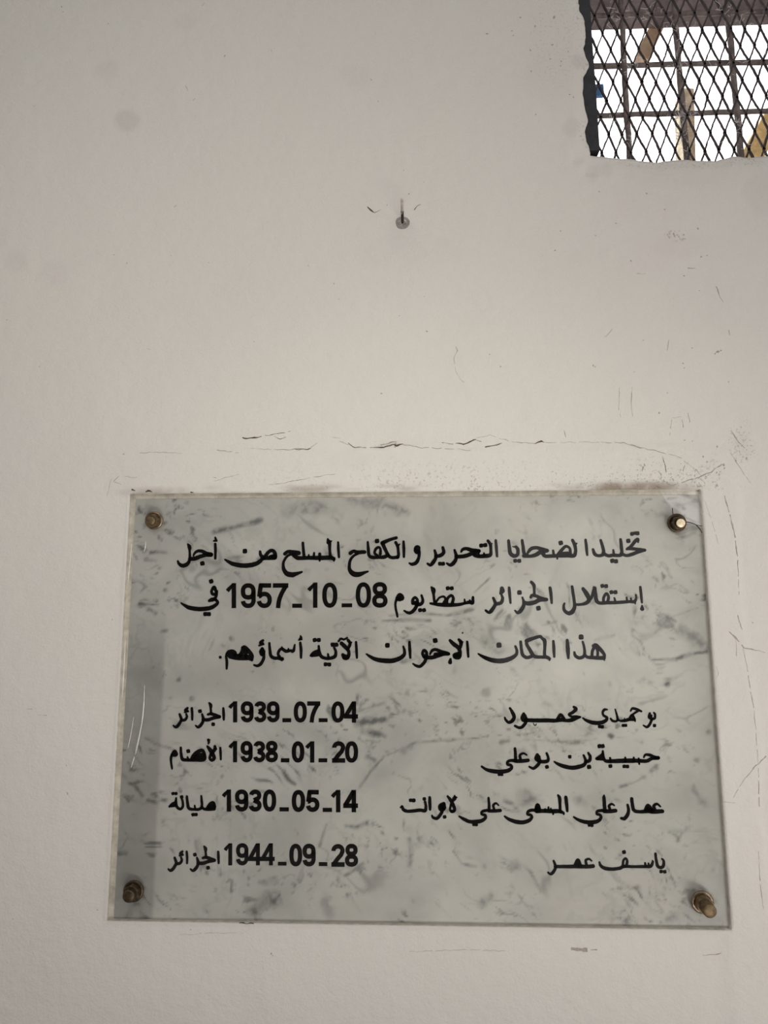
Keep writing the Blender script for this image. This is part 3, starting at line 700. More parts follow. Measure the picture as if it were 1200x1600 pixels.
# digits: (text, [(left, right), ...], top, bottom, pen) in photograph pixels
def boxes(ox, sc, spans): return [(ox + a / sc, ox + b / sc) for a, b in spans]
DIGITS = {
 'second': [('1957', boxes(265, 6, [(535, 622), (668, 806), (818, 958), (970, 1112)]), 885 + 159 / 6, 885 + 390 / 6, 37 / 6),
            ('10', boxes(450, 6, [(188, 275), (322, 462)]), 885 + 153 / 6, 885 + 387 / 6, 37 / 6),
            ('08', boxes(450, 6, [(636, 778), (790, 932)]), 885 + 150 / 6, 885 + 386 / 6, 37 / 6)],
 'first_date': [('1939', boxes(255, 6, [(618, 693), (728, 846), (852, 966), (972, 1090)]), 1080 + 96 / 6, 1080 + 291 / 6, 35 / 6),
                ('07', boxes(390, 6, [(415, 536), (542, 662)]), 1080 + 97 / 6, 1080 + 292 / 6, 35 / 6), ('04', boxes(390, 6, [(768, 888), (884, 1015)]), 1080 + 97 / 6, 1080 + 293 / 6, 35 / 6)],
 'second_date': [('1938', boxes(255, 6, [(620, 692), (726, 838), (844, 957), (960, 1075)]), 1135 + 139 / 6, 1135 + 335 / 6, 35 / 6),
                 ('01', boxes(390, 6, [(396, 512), (530, 606)]), 1135 + 141 / 6, 1135 + 338 / 6, 36 / 6), ('20', boxes(390, 6, [(775, 895), (896, 1016)]), 1135 + 141 / 6, 1135 + 339 / 6, 36 / 6)],
 'third_date': [('1930', boxes(255, 6, [(558, 635), (674, 797), (803, 922), (935, 1058)]), 1210 + 143 / 6, 1210 + 347 / 6, 36 / 6),
                ('05', boxes(390, 6, [(396, 520), (528, 654)]), 1210 + 147 / 6, 1210 + 351 / 6, 37 / 6), ('14', boxes(390, 6, [(770, 850), (880, 1015)]), 1210 + 147 / 6, 1210 + 353 / 6, 37 / 6)],
 'fourth_date': [('1944', boxes(255, 6, [(575, 646), (684, 798), (798, 922), (918, 1044)]), 1295 + 137 / 6, 1295 + 341 / 6, 33 / 6),
                 ('09', boxes(390, 6, [(373, 492), (497, 618)]), 1295 + 142 / 6, 1295 + 351 / 6, 36 / 6), ('28', boxes(390, 6, [(768, 890), (895, 1016)]), 1295 + 145 / 6, 1295 + 354 / 6, 36 / 6)],
}
DASHES = {   # (left, right, middle, thickness)
 'second': [(265 + 1150 / 6, 450 + 132 / 6, 885 + 369 / 6, 6.4), (450 + 503 / 6, 450 + 602 / 6, 885 + 365 / 6, 6.2)],
 'first_date': [(390 + 308 / 6, 390 + 390 / 6, 1080 + 272 / 6, 6.2), (390 + 648 / 6, 390 + 731 / 6, 1080 + 272 / 6, 6)],
 'second_date': [(390 + 294 / 6, 390 + 373 / 6, 1135 + 318 / 6, 6.2), (390 + 647 / 6, 390 + 728 / 6, 1135 + 318 / 6, 6)],
 'third_date': [(390 + 281 / 6, 390 + 368 / 6, 1210 + 328 / 6, 6.2), (390 + 686 / 6, 390 + 773 / 6, 1210 + 333 / 6, 6.2)],
 'fourth_date': [(390 + 266 / 6, 390 + 346 / 6, 1295 + 327 / 6, 5.6), (390 + 649 / 6, 390 + 729 / 6, 1295 + 331 / 6, 5.8)],
}
DESCR = {
 'first': ('inscription_line', 'topmost line of black Arabic script'), 'second': ('inscription_line', 'second line of black Arabic script with the full date'),
 'third': ('inscription_line', 'third line of black Arabic script ending in a full stop'),
 'first_name': ('inscribed_name', 'uppermost of the four names'), 'second_name': ('inscribed_name', 'second of the four names'),
 'third_name': ('inscribed_name', 'third and longest of the four names'), 'fourth_name': ('inscribed_name', 'lowest and shortest of the four names'),
 'first_date': ('inscribed_date', 'birth date and place beside the uppermost name'), 'second_date': ('inscribed_date', 'birth date and place beside the second name'),
 'third_date': ('inscribed_date', 'birth date and place beside the third name'), 'fourth_date': ('inscribed_date', 'birth date and place beside the lowest name'),
}

# ------------------------------------------------------------------ the plaque
plaque = tag(empty('memorial_plaque', (0, 0, PZ0)), 'grey veined marble plaque with black Arabic inscription behind a clear sheet, bolted at four corners', 'plaque')
MY = 0.0042                                            # face of the marble
b0, b1, b2, b3 = at(216, 781, MY), at(1095, 772, MY), at(1127, 1446, MY), at(176, 1431, MY)
SX0, SX1, SZ0, SZ1 = (b0.x + b3.x) / 2 - 0.0008, PX1 - 0.001, PZ0 + 0.001, (b0.z + b1.z) / 2
def grid_slab():
    gx = np.linspace(SX0, SX1, 393); gz = np.linspace(SZ0, SZ1, 277)
    X, Z = np.meshgrid(gx, gz, indexing='ij'); n, m = X.shape
    # veining: drifting clouds, thin broken diagonal veins, and the larger marks one can point at
    wx = X + (fbm(X * 7, Z * 7, 61, 4) - 0.5) * 0.12; wz = Z + (fbm(X * 7, Z * 7, 71, 4) - 0.5) * 0.12
    u = wx * 0.86 - wz * 0.5; w = wx * 0.5 + wz * 0.86
    def ridge(a, b, sd, sharp): return sstep(abs(fbm(a, b, sd, 4) - 0.5), sharp, 0.0)
    veins = ridge(u * 4, w * 9, 81, 0.016) * sstep(fbm(X * 14, Z * 14, 91, 4), 0.50, 0.70) * 0.42
    veins = np.maximum(veins, ridge(u * 9, w * 14, 101, 0.014) * sstep(fbm(X * 22, Z * 22, 111, 4), 0.52, 0.70) * 0.34)
    mott = sstep(fbm(u * 95, w * 170, 121, 5), 0.55, 0.84) * 0.75 * (0.12 + 0.88 * sstep(fbm(X * 15, Z * 19, 125, 5), 0.46, 0.66))
    mott = np.maximum(mott, sstep(abs(fbm(u * 20, w * 30, 161, 5) - 0.5), 0.045, 0.0) * 0.13 * sstep(fbm(X * 9, Z * 9, 165, 3), 0.35, 0.6))
    cloud = sstep(fbm(X * 12, Z * 17, 131, 5), 0.50, 0.74) * 0.13
    v = np.maximum(np.maximum(veins, mott), cloud)
    wob1 = fbm(X * 55, Z * 55, 141, 4) - 0.5; wob2 = fbm(X * 120, Z * 120, 151, 3)
    def mark(pts, r, s):
        P = [at(a, b, MY) for a, b in pts]; best = np.full_like(X, 9.0)
        if len(P) == 1: P = P * 2
        for p, q in zip(P, P[1:]):
            ax_, az_ = q.x - p.x, q.z - p.z; l2 = ax_ * ax_ + az_ * az_ + 1e-12
            t = np.clip(((X - p.x) * ax_ + (Z - p.z) * az_) / l2, 0, 1)
            best = np.minimum(best, np.sqrt((X - p.x - t * ax_) ** 2 + (Z - p.z - t * az_) ** 2))
        d = best / (r * 0.00088) + wob1 * 2.2 + (wob2 - 0.5) * 1.1
        return sstep(d, 1.45, -0.25) * min(s * 1.45, 0.95) * (0.5 + 0.6 * sstep(wob2, 0.35, 0.6))
    for pts, r, s in MARBLE_MARKS: v = np.maximum(v, mark(pts, r, s))
    # broad grey bands at the two ends of the slab, a clearer middle
    xa_, xb_, xc_ = at(247, 1250, MY).x, at(262, 850, MY).x, at(1085, 1000, MY).x
    band = sstep(X, xa_ + 0.004, xa_ - 0.004) * sstep(Z, at(247, 960, MY).z + 0.05, at(247, 1060, MY).z) * 0.36
    band = np.maximum(band, sstep(X, xb_ + 0.03, xb_ - 0.03) * 0.10); band = np.maximum(band, sstep(X, xc_ - 0.05, xc_ + 0.03) * 0.13)
    v = np.clip(v + band, 0, 0.85)
    lit_tone = np.clip(sstep(X + (fbm(X * 6, Z * 6, 171, 4) - 0.5) * 0.5, -0.42, 0.30) * (0.40 + 0.60 * sstep(Z, PZ0, PZ0 + 0.42)) + (fbm(X * 14, Z * 18, 181, 4) - 0.5) * 0.5, 0, 1)  # light falloff painted into the marble, paler right and up, plus random clouding
    me = bpy.data.meshes.new('marble_slab')
    ids = np.arange(n * m).reshape(n, m)
    f = np.stack([ids[:-1, :-1].ravel(), ids[1:, :-1].ravel(), ids[1:, 1:].ravel(), ids[:-1, 1:].ravel()], 1).tolist()
    V = np.stack([X.ravel(), np.full(n * m, MY), Z.ravel()], 1).tolist()
    loop = [ids[i, 0] for i in range(n - 1)] + [ids[n - 1, j] for j in range(m - 1)] + [ids[i, m - 1] for i in range(n - 1, 0, -1)] + [ids[0, j] for j in range(m - 1, 0, -1)]
    k = len(V)
    V += [(V[i][0], 0.026, V[i][2]) for i in loop]; c = len(loop)
    f += [(loop[i], k + i, k + (i + 1) % c, loop[(i + 1) % c]) for i in range(c)] + [tuple(k + i for i in range(c - 1, -1, -1))]
    me.from_pydata(V, [], f); me.update()
    a = me.attributes.new('vein', 'FLOAT', 'POINT'); a.data.foreach_set('value', np.concatenate([v.ravel(), np.zeros(c)]).astype(np.float32))
    a = me.attributes.new('lit_tone', 'FLOAT', 'POINT'); a.data.foreach_set('value', np.concatenate([lit_tone.ravel(), np.zeros(c)]).astype(np.float32))
    return me
MARBLE_MARKS = [
 ([(452, 800), (490, 794), (522, 800)], 16, .34), ([(545, 780), (592, 788)], 9, .42), ([(336, 830), (375, 822), (409, 812)], 5, .50), ([(236, 863), (260, 863)], 4, .66),
 ([(300, 888)], 6, .5), ([(258, 922)], 4, .6), ([(218, 944), (247, 945)], 2.5, .7), ([(232, 950), (243, 958)], 4, .55), ([(252, 987), (260, 985)], 4, .4), ([(279, 1062)], 4, .5),
 ([(340, 1069)], 4, .5), ([(300, 1092)], 4, .5), ([(558, 1112), (600, 1098)], 5, .38), ([(560, 1130), (600, 1124)], 8, .72), ([(566, 1143), (600, 1150)], 8, .62), ([(572, 1157), (590, 1160)], 4, .5),
 ([(562, 1230), (580, 1205), (600, 1182)], 3, .55), ([(575, 1182), (585, 1188)], 6, .5), ([(442, 1205), (450, 1218), (461, 1226)], 4, .62), ([(211, 1228), (222, 1243)], 4, .45), ([(230, 1250), (248, 1254)], 3, .4),
 ([(510, 1288), (504, 1305), (499, 1322)], 3, .55), ([(540, 1290), (558, 1292), (572, 1286)], 4, .6), ([(182, 1334), (197, 1334)], 6, .55), ([(400, 1425), (412, 1412), (428, 1408)], 13, .62), ([(505, 1408), (513, 1422)], 9, .5),
 ([(474, 1352), (468, 1375)], 3.5, .42), ([(405, 1378), (428, 1376)], 6, .36), ([(540, 1368), (566, 1350)], 3, .4), ([(343, 1280), (351, 1270), (362, 1262)], 4, .4),
 ([(602, 790), (636, 800)], 8, .42), ([(757, 878), (768, 862)], 2.4, .5), ([(983, 792), (1020, 800), (1048, 810)], 9, .28), ([(609, 962), (650, 957), (700, 962), (740, 952)], 3, .42), ([(760, 1003), (778, 1015)], 11, .36),
 ([(598, 970), (640, 968), (672, 970)], 2.5, .5), ([(1020, 1031), (1055, 1030), (1080, 1022), (1104, 1018)], 3, .55), ([(1005, 996), (1020, 993), (1035, 978)], 5, .34), ([(1070, 985), (1085, 995), (1100, 1012)], 10, .38), ([(1020, 975), (1060, 960), (1090, 950)], 2, .25),
 ([(1043, 1068)], 5, .6), ([(761, 1082)], 6, .52), ([(852, 1098), (858, 1102)], 6, .55), ([(628, 1172), (640, 1166)], 6, .62), ([(605, 1180), (650, 1160), (700, 1156), (763, 1152)], 3, .46), ([(750, 1152), (762, 1150)], 5, .6),
 ([(783, 1160), (795, 1158)], 6, .58), ([(820, 1155), (860, 1158), (900, 1160), (930, 1155)], 4, .42), ([(832, 1145), (846, 1148)], 8, .36), ([(836, 1165)], 6, .4), ([(955, 1150)], 5, .66), ([(921, 1156)], 3, .6), ([(1003, 1160)], 3, .55),
 ([(970, 1230), (988, 1224), (1006, 1214)], 4.5, .66), ([(957, 1236)], 4, .55), ([(905, 1248), (912, 1256)], 8, .36), ([(822, 1250), (836, 1248)], 12, .46), ([(757, 1353)], 5, .8), ([(800, 1355), (806, 1353)], 8, .5), ([(708, 1330), (722, 1350), (745, 1354)], 2, .4),
 ([(755, 1408), (770, 1400)], 11, .5), ([(640, 1310), (642, 1335), (640, 1352)], 5, .42), ([(997, 1386)], 6, .5), ([(1106, 1145)], 7, .5), ([(1085, 1235), (1098, 1252)], 9, .34), ([(1043, 1437), (1052, 1432)], 8, .42), ([(978, 1438)], 7, .5), ([(888, 1437)], 8, .4),
 ([(1105, 1312)], 6, .4), ([(1068, 770), (1090, 782), (1060, 790)], 6, .3), ([(1000, 1100), (1040, 1088)], 3, .28), ([(612, 1090), (622, 1112)], 4, .34), ([(930, 1000), (960, 992)], 3, .25), ([(848, 977), (868, 972)], 3, .4),
]
slab = link('marble_slab', grid_slab(), M_marble, plaque)
bm = bmesh.new()
def ringface(x0, x1, z0, z1):
    return [bm.verts.new(p) for p in ((x0, 0.0050, z0), (x1, 0.0050, z0), (x1, 0.0050, z1), (x0, 0.0050, z1))]
for q in ((PX0, SX0, PZ0, PZ1), (SX1, PX1, PZ0, PZ1), (SX0, SX1, PZ0, SZ0), (SX0, SX1, SZ1, PZ1)): bm.faces.new(ringface(*q))
r_ = bmesh.ops.extrude_face_region(bm, geom=list(bm.faces)); bmesh.ops.translate(bm, vec=(0, 0.02, 0), verts=[v for v in r_['geom'] if isinstance(v, bmesh.types.BMVert)])
bmesh.ops.recalc_face_normals(bm, faces=bm.faces)
o = from_bm('mortar_edge', bm, M_mortar, plaque); o['label'] = 'dirty cream mortar edge showing past the marble'
# clear sheet with its broken-off upper corner
CYB, CYF = 0.0032, -0.0012
cut = [at(1030, 769, CYF), at(1041, 783, CYF), at(1049, 797, CYF), at(1053, 814, CYF), at(1068, 815, CYF), at(1084, 820, CYF), at(1099, 826, CYF)]
chip = [at(1143, 1441, CYF), at(1136, 1446, CYF), at(1130, 1450, CYF)]
m_ = 0.0004
out = [(PX0 + m_, PZ0 + m_), (PX1 - 0.008, PZ0 + m_), (PX1 - 0.006, PZ0 + 0.004), (PX1 - m_, PZ0 + 0.007), (PX1 - m_, cut[-1].z)] + [(p.x, p.z) for p in cut[-2:0:-1]] + [(cut[0].x, PZ1 - m_), (PX0 + m_, PZ1 - m_)]
bm = bmesh.new()
fr_ = [bm.verts.new((x, CYF, z)) for x, z in out]; bk_ = [bm.verts.new((x, CYB, z)) for x, z in out]
bm.faces.new(fr_); bm.faces.new(bk_[::-1])
for i in range(len(out)): bm.faces.new((fr_[i], bk_[i], bk_[(i + 1) % len(out)], fr_[(i + 1) % len(out)]))
bmesh.ops.recalc_face_normals(bm, faces=bm.faces)
cover = from_bm('cover_sheet', bm, M_cover, plaque); cover['label'] = 'clear glossy sheet with one corner broken off'
for p in ([(226, 1071, .6), (224, 1110, 1.6), (216, 1160, 1.8), (205, 1199, .8)], [(222, 1125, .6), (214, 1165, 1.2), (209, 1188, .6)], [(209, 1120, .5), (204, 1150, 1.0), (200, 1168, .6)],
          [(228, 846, .6), (227, 855, 1.4), (225, 862, .6)], [(206, 850, .5), (203, 880, 1.2), (200, 910, .5)], [(196, 1000, .5), (193, 1060, 1.3), (191, 1090, .5)]):
    sc = Ink(CYF - 0.00005, 0.0001, 0.0001); sc.stroke(p, rough=0.3); sc.build('scratch', M_scratch, cover)
for key in DESCR:
    ink = Ink(MY - 0.00002, 0.0005, 0.00022)
    for ox, oy, strokes, dots in LETTERS.get(key, []):
        for s in strokes: ink.stroke([(ox + x / 6, oy + y / 6, w / 6 * 1.08 + 0.35) for x, y, w in s])
        for x, y, r in dots: ink.dot(ox + x / 6, oy + y / 6, r / 6 * 1.05)
    for text, bx, t, b, s in DIGITS.get(key, []):
        for ch, (a, c) in zip(text, bx): digit(ink, ch, a - 0.25, c + 0.25, t - 0.2, b + 0.2, s * 1.14)
    for a, c, m, th in DASHES.get(key, []): ink.stroke([(a, m, th), (c, m, th)], cap='flat', curve=False, rough=0.02)
    nm, lb = DESCR[key]
    ink.build(nm, M_ink, plaque)['label'] = lb

for ch in plaque.children: ch.location = (0, 0, -PZ0)

# bolts: threaded stud with washer and hexagonal nut
def lathe(bm, prof, n=32, hexa=False, wob=0.0):
    rings = []
    for r, h in prof:
        rings.append([bm.verts.new((r * (1 + random.uniform(-wob, wob)) * math.cos(2 * math.pi * i / n), r * (1 + random.uniform(-wob, wob)) * math.sin(2 * math.pi * i / n), h)) for i in range(n)])
    for a, b in zip(rings, rings[1:]):
        for i in range(n): bm.faces.new((a[i], a[(i + 1) % n], b[(i + 1) % n], b[i]))
    if prof[0][0] > 1e-5: bm.faces.new(rings[0][::-1])
    bm.faces.new(rings[-1])
def bolt(px, py, label, dark, tip_h, rw, rn, rs, nut_h, spin, tilt, bright=False, cap=False):
    p = at(px, py, CYF)
    bm = bmesh.new(); prof = [(rs, -0.012)]
    h = 0.0; step = 0.0013
    while h < tip_h - 0.002: prof += [(rs, h), (rs * 0.93, h + step * 0.5)]; h += step
    prof += [(rs * 0.98, tip_h - 0.0012), (rs * 0.95, tip_h - 0.0006), (rs * 0.80, tip_h), (rs * 0.35, tip_h + 0.0004)]
    lathe(bm, prof, 28)
    o = from_bm('bolt', bm, M_bolt_dark if dark else M_bolt, plaque, True); o['label'] = label
    if bright:
        o.data.materials.append(M_bright)
        for f in o.data.polygons:
            if f.center.z > tip_h - 0.0007: f.material_index = 1
    Mx = Euler((math.pi / 2 + tilt[1], tilt[0], 0)).to_matrix().to_4x4()
    o.matrix_basis = Matrix.Translation(p - Vector((0, 0, PZ0))) @ Mx
    bm = bmesh.new(); lathe(bm, [(rs, -0.0004), (rw * 0.985, -0.0004), (rw, 0.0004), (rw, 0.0018), (rw * 0.94, 0.0026), (rw * 0.74, 0.0029), (rw * 0.70, 0.0022), (rs, 0.0022)], 44, wob=0.004)
    from_bm('washer', bm, M_washer if not dark else M_bolt_dark, o, True)
    bm = bmesh.new(); n = 48; rings = []
    for k, (r, hh, hx) in enumerate([(rn * 0.93, 0.0024, 0), (rn, 0.0034, 1), (rn, nut_h - 0.0012, 1), (rn * 0.88, nut_h, 0), (rs * 1.05, nut_h + 0.0001, 0)]):
        ring = []
        for i in range(n):
            a = 2 * math.pi * i / n + spin; t = ((a - spin) % (math.pi / 3)) - math.pi / 6
            hr = rn * 0.89 / math.cos(t); rr = min(r, hr) if hx else min(r, hr)
            ring.append(bm.verts.new((rr * math.cos(a), rr * math.sin(a), hh)))
        rings.append(ring)
    for a, b in zip(rings, rings[1:]):
        for i in range(n): bm.faces.new((a[i], a[(i + 1) % n], b[(i + 1) % n], b[i]))
    bm.faces.new(rings[0][::-1]); bm.faces.new(rings[-1])
    from_bm('nut', bm, M_bolt_dark if dark else M_bolt, o)
    return o
bolt(241, 813, 'tarnished brass bolt, upper left, cut off just above its nut', False, 0.0150, 0.0128, 0.0098, 0.0066, 0.0112, 0.25, (0.02, 0.20))
bolt(1057, 817, 'brass bolt, upper right, with a bright golden end', True, 0.0165, 0.0128, 0.0098, 0.0063, 0.0118, 0.1, (0.02, 0.16), bright=True)
bolt(209, 1392, 'dark bronze bolt, lower left', True, 0.0185, 0.0136, 0.0108, 0.0080, 0.0118, 0.5, (-0.02, 0.03))
bolt(1097, 1409, 'brown bolt, lower right, longest of the four', False, 0.0250, 0.0142, 0.0112, 0.0084, 0.0115, 0.3, (-0.02, 0.10))

# ------------------------------------------------------------------ dark edge of the broken cover corner, nail
def tube(pts, r, n=8, bm=None):
    bm = bm or bmesh.new(); prev = None; first = None
    P = [Vector(p) for p in pts]
    for i, p in enumerate(P):
        t = (P[min(i + 1, len(P) - 1)] - P[max(i - 1, 0)]).normalized()
        u = t.cross(Vector((0, 1, 0.13))).normalized(); v = t.cross(u)
        rr = r[i] if isinstance(r, (list, tuple)) else r
        ring = [bm.verts.new(p + (u * math.cos(2 * math.pi * k / n) + v * math.sin(2 * math.pi * k / n)) * rr) for k in range(n)]
        if prev:
            for k in range(n): bm.faces.new((prev[k], prev[(k + 1) % n], ring[(k + 1) % n], ring[k]))
        else: bm.faces.new(ring[::-1])
        prev = ring
    bm.faces.new(prev); return bm
def path(pts, Ys, k=6):
    q = smooth([(*at(a, b, y),) for (a, b), y in zip(pts, Ys)], False, k); return [tuple(p) for p in q]
bm = tube(path([(1068, 815), (1078, 816.5), (1087, 820), (1093, 826), (1097, 832.5)], [-0.004, -0.004, -0.0035, -0.003, -0.0022]), 0.00062)
tube(path([(1085, 819), (1091, 821), (1097, 822)], [-0.0035, -0.003, -0.0022]), 0.0004, 8, bm)
tube(path([(1052, 806), (1051, 800), (1050.5, 794)], [-0.003, -0.0025, -0.0022]), 0.0006, 8, bm)
bmesh.ops.recalc_face_normals(bm, faces=bm.faces)  # tube added as the shadowed edge where the cover corner broke off
tag(from_bm('break_edge', bm, M_break_edge, None, True), 'short thin dark line drawn as the shaded broken edge of the clear sheet beside the bright ended bolt', 'break_edge')

np_ = at(629, 349, 0)
nail = tag(empty('nail', np_), 'thin rusty nail standing out of a grey plug in the bare wall above the plaque', 'nail')
tip = at(628, 311.5, -0.0555)
def local(o): o.location = (-np_.x, -np_.y, -np_.z); return o
sh = [np_.lerp(tip, k / 16) for k in range(17)]; sh[0] = np_ + Vector((0, 0.02, 0))
bm = tube(sh, [0.0021] * 16 + [0.0019], 14)
o = local(from_bm('shaft', bm, M_nail_rust, nail, True)); o.data.materials.append(M_nail)
for f in o.data.polygons:
    if f.center.y < -0.030 + random.uniform(-0.005, 0.005): f.material_index = 1
bm = bmesh.new(); n = 40; rings = []
for r, h in [(0.0112, 0.002), (0.0110, -0.0012), (0.0098, -0.0024), (0.0082, -0.0019), (0.0070, -0.0023), (0.0054, -0.0018), (0.0030, -0.0022), (0.0023, -0.0008)]:
    rings.append([bm.verts.new((np_.x + r * (1 + 0.05 * math.sin(3 * a + 1) + random.uniform(-.02, .02)) * math.cos(a), h, np_.z + r * (1 + 0.05 * math.cos(2 * a) + random.uniform(-.02, .02)) * math.sin(a))) for a in [2 * math.pi * i / n for i in range(n)]])
for a, b in zip(rings, rings[1:]):
    for i in range(n): bm.faces.new((a[i], b[i], b[(i + 1) % n], a[(i + 1) % n]))
bm.faces.new(rings[-1]); bmesh.ops.recalc_face_normals(bm, faces=bm.faces)
local(from_bm('wall_plug', bm, M_plug, nail, True))

# ------------------------------------------------------------------ cracks, chips and pits in the plaster (they belong to the wall)
def surf(px, py):
    p = at(px, py); i = min(max(np.searchsorted(GX, p.x), 1), nx - 1); j = min(max(np.searchsorted(GZ, p.z), 1), nz - 1)
    return float(min(VY[i, j], VY[i - 1, j], VY[i, j - 1], VY[i - 1, j - 1]))
class WallInk(Ink):
    def px(s, pts):
        out = []
        for x, y, w in pts:
            c = at(x, y); out.append((c.x, c.z, w * 0.00088)); s.ys = getattr(s, 'ys', []); s.ys += [surf(x, y)] * 4
        return out
    def build(s, name, m, parent=None):
        s.v = [(x, yy + (-0.00025 if k % 4 in (1, 2) else 0.0003), z) for k, ((x, y, z), yy) in enumerate(zip(s.v, s.ys))]
        return Ink.build(s, name, m, parent)
def jag(pts, amp=1.2, wv=0.5, step=5):
    out = []
    for (a, b, w), (c, d, w2) in zip(pts, pts[1:]):
        n = max(1, int(math.hypot(c - a, d - b) / step))
        for i in range(n):
            t = i / n; out.append((a + (c - a) * t + random.uniform(-amp, amp) * .4, b + (d - b) * t + random.uniform(-amp, amp), max(.25, (w + (w2 - w) * t) * random.uniform(1 - wv, 1 + wv))))
    out.append(pts[-1]); return out
def crack(paths, m, amp=1.0, wv=0.5, name='crack', gap=0.05):
    k = WallInk(0, 0.0002, 0.0002)
    for p in paths:
        run = []
        for q in jag(p, amp, wv):
            run.append(q)
            if len(run) > 3 and random.random() < gap: k.stroke(run, cap='flat', k=2, rough=0.25); run = []
        if len(run) > 1: k.stroke(run, cap='flat', k=2, rough=0.25)
    o = k.build(name, m, wall); return o
dark_paths = [
 [(379, 684.5, 1.6), (392, 685, 2.4), (420, 680, 1.0), (455, 674, .7)], [(428, 682, .6), (438, 686, .9), (447, 683, .5)], [(462, 702.5, .6), (482, 703, 1.2), (486, 700, .6)],
 [(544, 693, .8), (552, 698, 1.6), (572, 700, .7)], [(578, 700, .6), (600, 699, 1.8), (615, 694, 1.4), (620, 697, 2.6), (630, 694, .7)], [(595, 696, .5), (612, 691, 1.0), (620, 690, .5)],
 [(618, 692, .6), (617, 700, 1.0)], [(690, 691.5, .9), (708, 694, .6)], [(712, 692, .7), (724, 694, 2.0), (738, 689, 2.2), (744, 686, .8)], [(738, 687, .6), (752, 690, 1.0)], [(758, 698, 1.2), (770, 696, 1.6), (784, 692, .8)],
 [(836, 693, 1), (846, 690, 2.8), (850, 691, .6)], [(574, 324, 1.0), (580, 329, 2.6), (586, 332, 1.6), (595, 328, .5)], [(575, 326, .6), (583, 331, 1.2)], [(647, 328, 1.4), (651, 323, .9), (657, 320, .8)],
 [(1005, 730, 1.2), (1003, 737, .6)], [(1006, 724, .8), (1007, 728, 1.6)], [(882, 673, .7), (884, 683, .5)], [(374, 1442, 1.6), (397, 1442.5, 1.2)], [(1069, 727, 1.2), (1067, 737, .7)], [(1035, 713, .8), (1039, 730, 1.6), (1040, 738, .5)],
 [(206, 765, 2.2), (212, 767, 1.0)], [(228, 768, 1), (233, 766, 3.4), (238, 769, 1)], [(298, 770, 2), (303, 770, 1)],
]
crack(dark_paths, M_crack)
faint_paths = [
 [(160, 1100, .1), (165, 1100.5, .1)],
 [(220, 708, .5), (250, 707.5, .9), (285, 709, .4)], [(340, 704, .5), (374, 708, .7)], [(392, 702, .4), (440, 703, .5), (475, 702, .7)], [(486, 700, .7), (496, 692, .5)], [(520, 684, .4), (532, 685, .6)], [(530, 690, .5), (545, 695, .8)],
 [(630, 695, .8), (660, 700, .8), (700, 701, .7), (735, 704, .6)], [(744, 684, .5), (765, 680, .6), (800, 690, .8), (836, 693, .7)], [(850, 691, .5), (925, 691, .6), (975, 692, .7), (995, 699, 1.0), (1030, 706, .9), (1060, 714, .7), (1088, 735, .6), (1100, 750, .5)],
 [(420, 757, .4), (450, 754, 1.0), (490, 746, .9), (524, 741, .5)], [(335, 752, .4), (352, 747, .8), (374, 741, .4)], [(332, 746, .4), (338, 747, 1.4)],
 [(1101, 784, .3), (1112, 815, .6), (1122, 850, .4)], [(1131, 775, 1.2), (1140, 805, 1.6), (1148, 840, 1.6), (1152, 870, 1.0), (1154, 930, .7)], [(1152, 962, 1.0), (1157, 980, 2.6), (1159, 984, .7)], [(1139, 987, 1.6), (1150, 998, 2.0), (1162, 1012, 1.4), (1180, 1016, .9), (1200, 1020, .8)],
 [(1149, 1000, .6), (1150, 1025, .8)], [(1160, 1012, .8), (1166, 1040, .8), (1170, 1070, 1.2), (1176, 1100, .8), (1180, 1140, .6), (1184, 1200, .5), (1186, 1260, .6)], [(1184, 1330, .7), (1187, 1380, 1.0), (1192, 1420, .5)],
 [(1197, 1182, 1.2), (1180, 1196, 1.2), (1160, 1220, .8), (1145, 1246, .6)], [(1128, 1252, .6), (1148, 1254, .8)], [(1118, 1040, .6), (1122, 1052, .6), (1119, 1058, .4)],
 [(42, 1107, .6), (51, 1108, .8)], [(60, 1116, .8), (74, 1118, 1.2)], [(712, 542, .5), (715, 548, 1.0), (709, 560, .8), (712, 580, .5), (720, 594, .8), (731, 602, .4)], [(988, 605, 1.0), (986, 630, 1.2), (989, 655, .5)], [(968, 605, .5), (967, 640, .8), (970, 652, .4)], [(945, 528, .5), (956, 515, .8)], [(1045, 532, .6), (1042, 548, .9)],
 [(1050, 655, 1.2), (1047, 680, 1.0)], [(1075, 645, .8), (1078, 660, 1.2)], [(1066, 656, .7), (1068, 668, 1.3)], [(1050, 653, .5), (1070, 651, .5)], [(1142, 672, 1.0), (1150, 685, 1.6), (1163, 700, 1.2)], [(1118, 448, 1.5), (1125, 465, 1.2), (1130, 472, .6)], [(1074, 420, 1.5), (1086, 420, .7)], [(995, 428, 1.0), (1008, 429, .7)],
 [(1138, 516, 1.2), (1140, 524, .7)], [(1140, 707, .8), (1160, 738, .8), (1172, 754, .5)], [(1092, 745, 2), (1110, 738, 1.4), (1128, 726, 1.4)], [(1093, 745, 1.2), (1060, 757, 1.4), (1040, 760, .8)],
 [(186, 745, .5), (178, 752, .8), (190, 757, .5)], [(168, 775, .5), (172, 755, .9), (178, 742, .5)], [(195, 745, .5), (215, 746, .5)], [(290, 133, 1.0), (294, 142, .6)], [(315, 8, .8), (320, 4, .6)], [(272, 323, 1.4), (276, 320, .7)],
 [(1098, 1493, .6), (1115, 1492, .8), (1127, 1489, .6)], [(640, 1487, .3), (720, 1484, .4), (790, 1486, .3)], [(892, 1483, 3.2), (903, 1484, 4.4), (918, 1484, 3.4), (933, 1484, 2.0)], [(280, 1461, .3), (330, 1458, .5), (380, 1458, .3)],
]
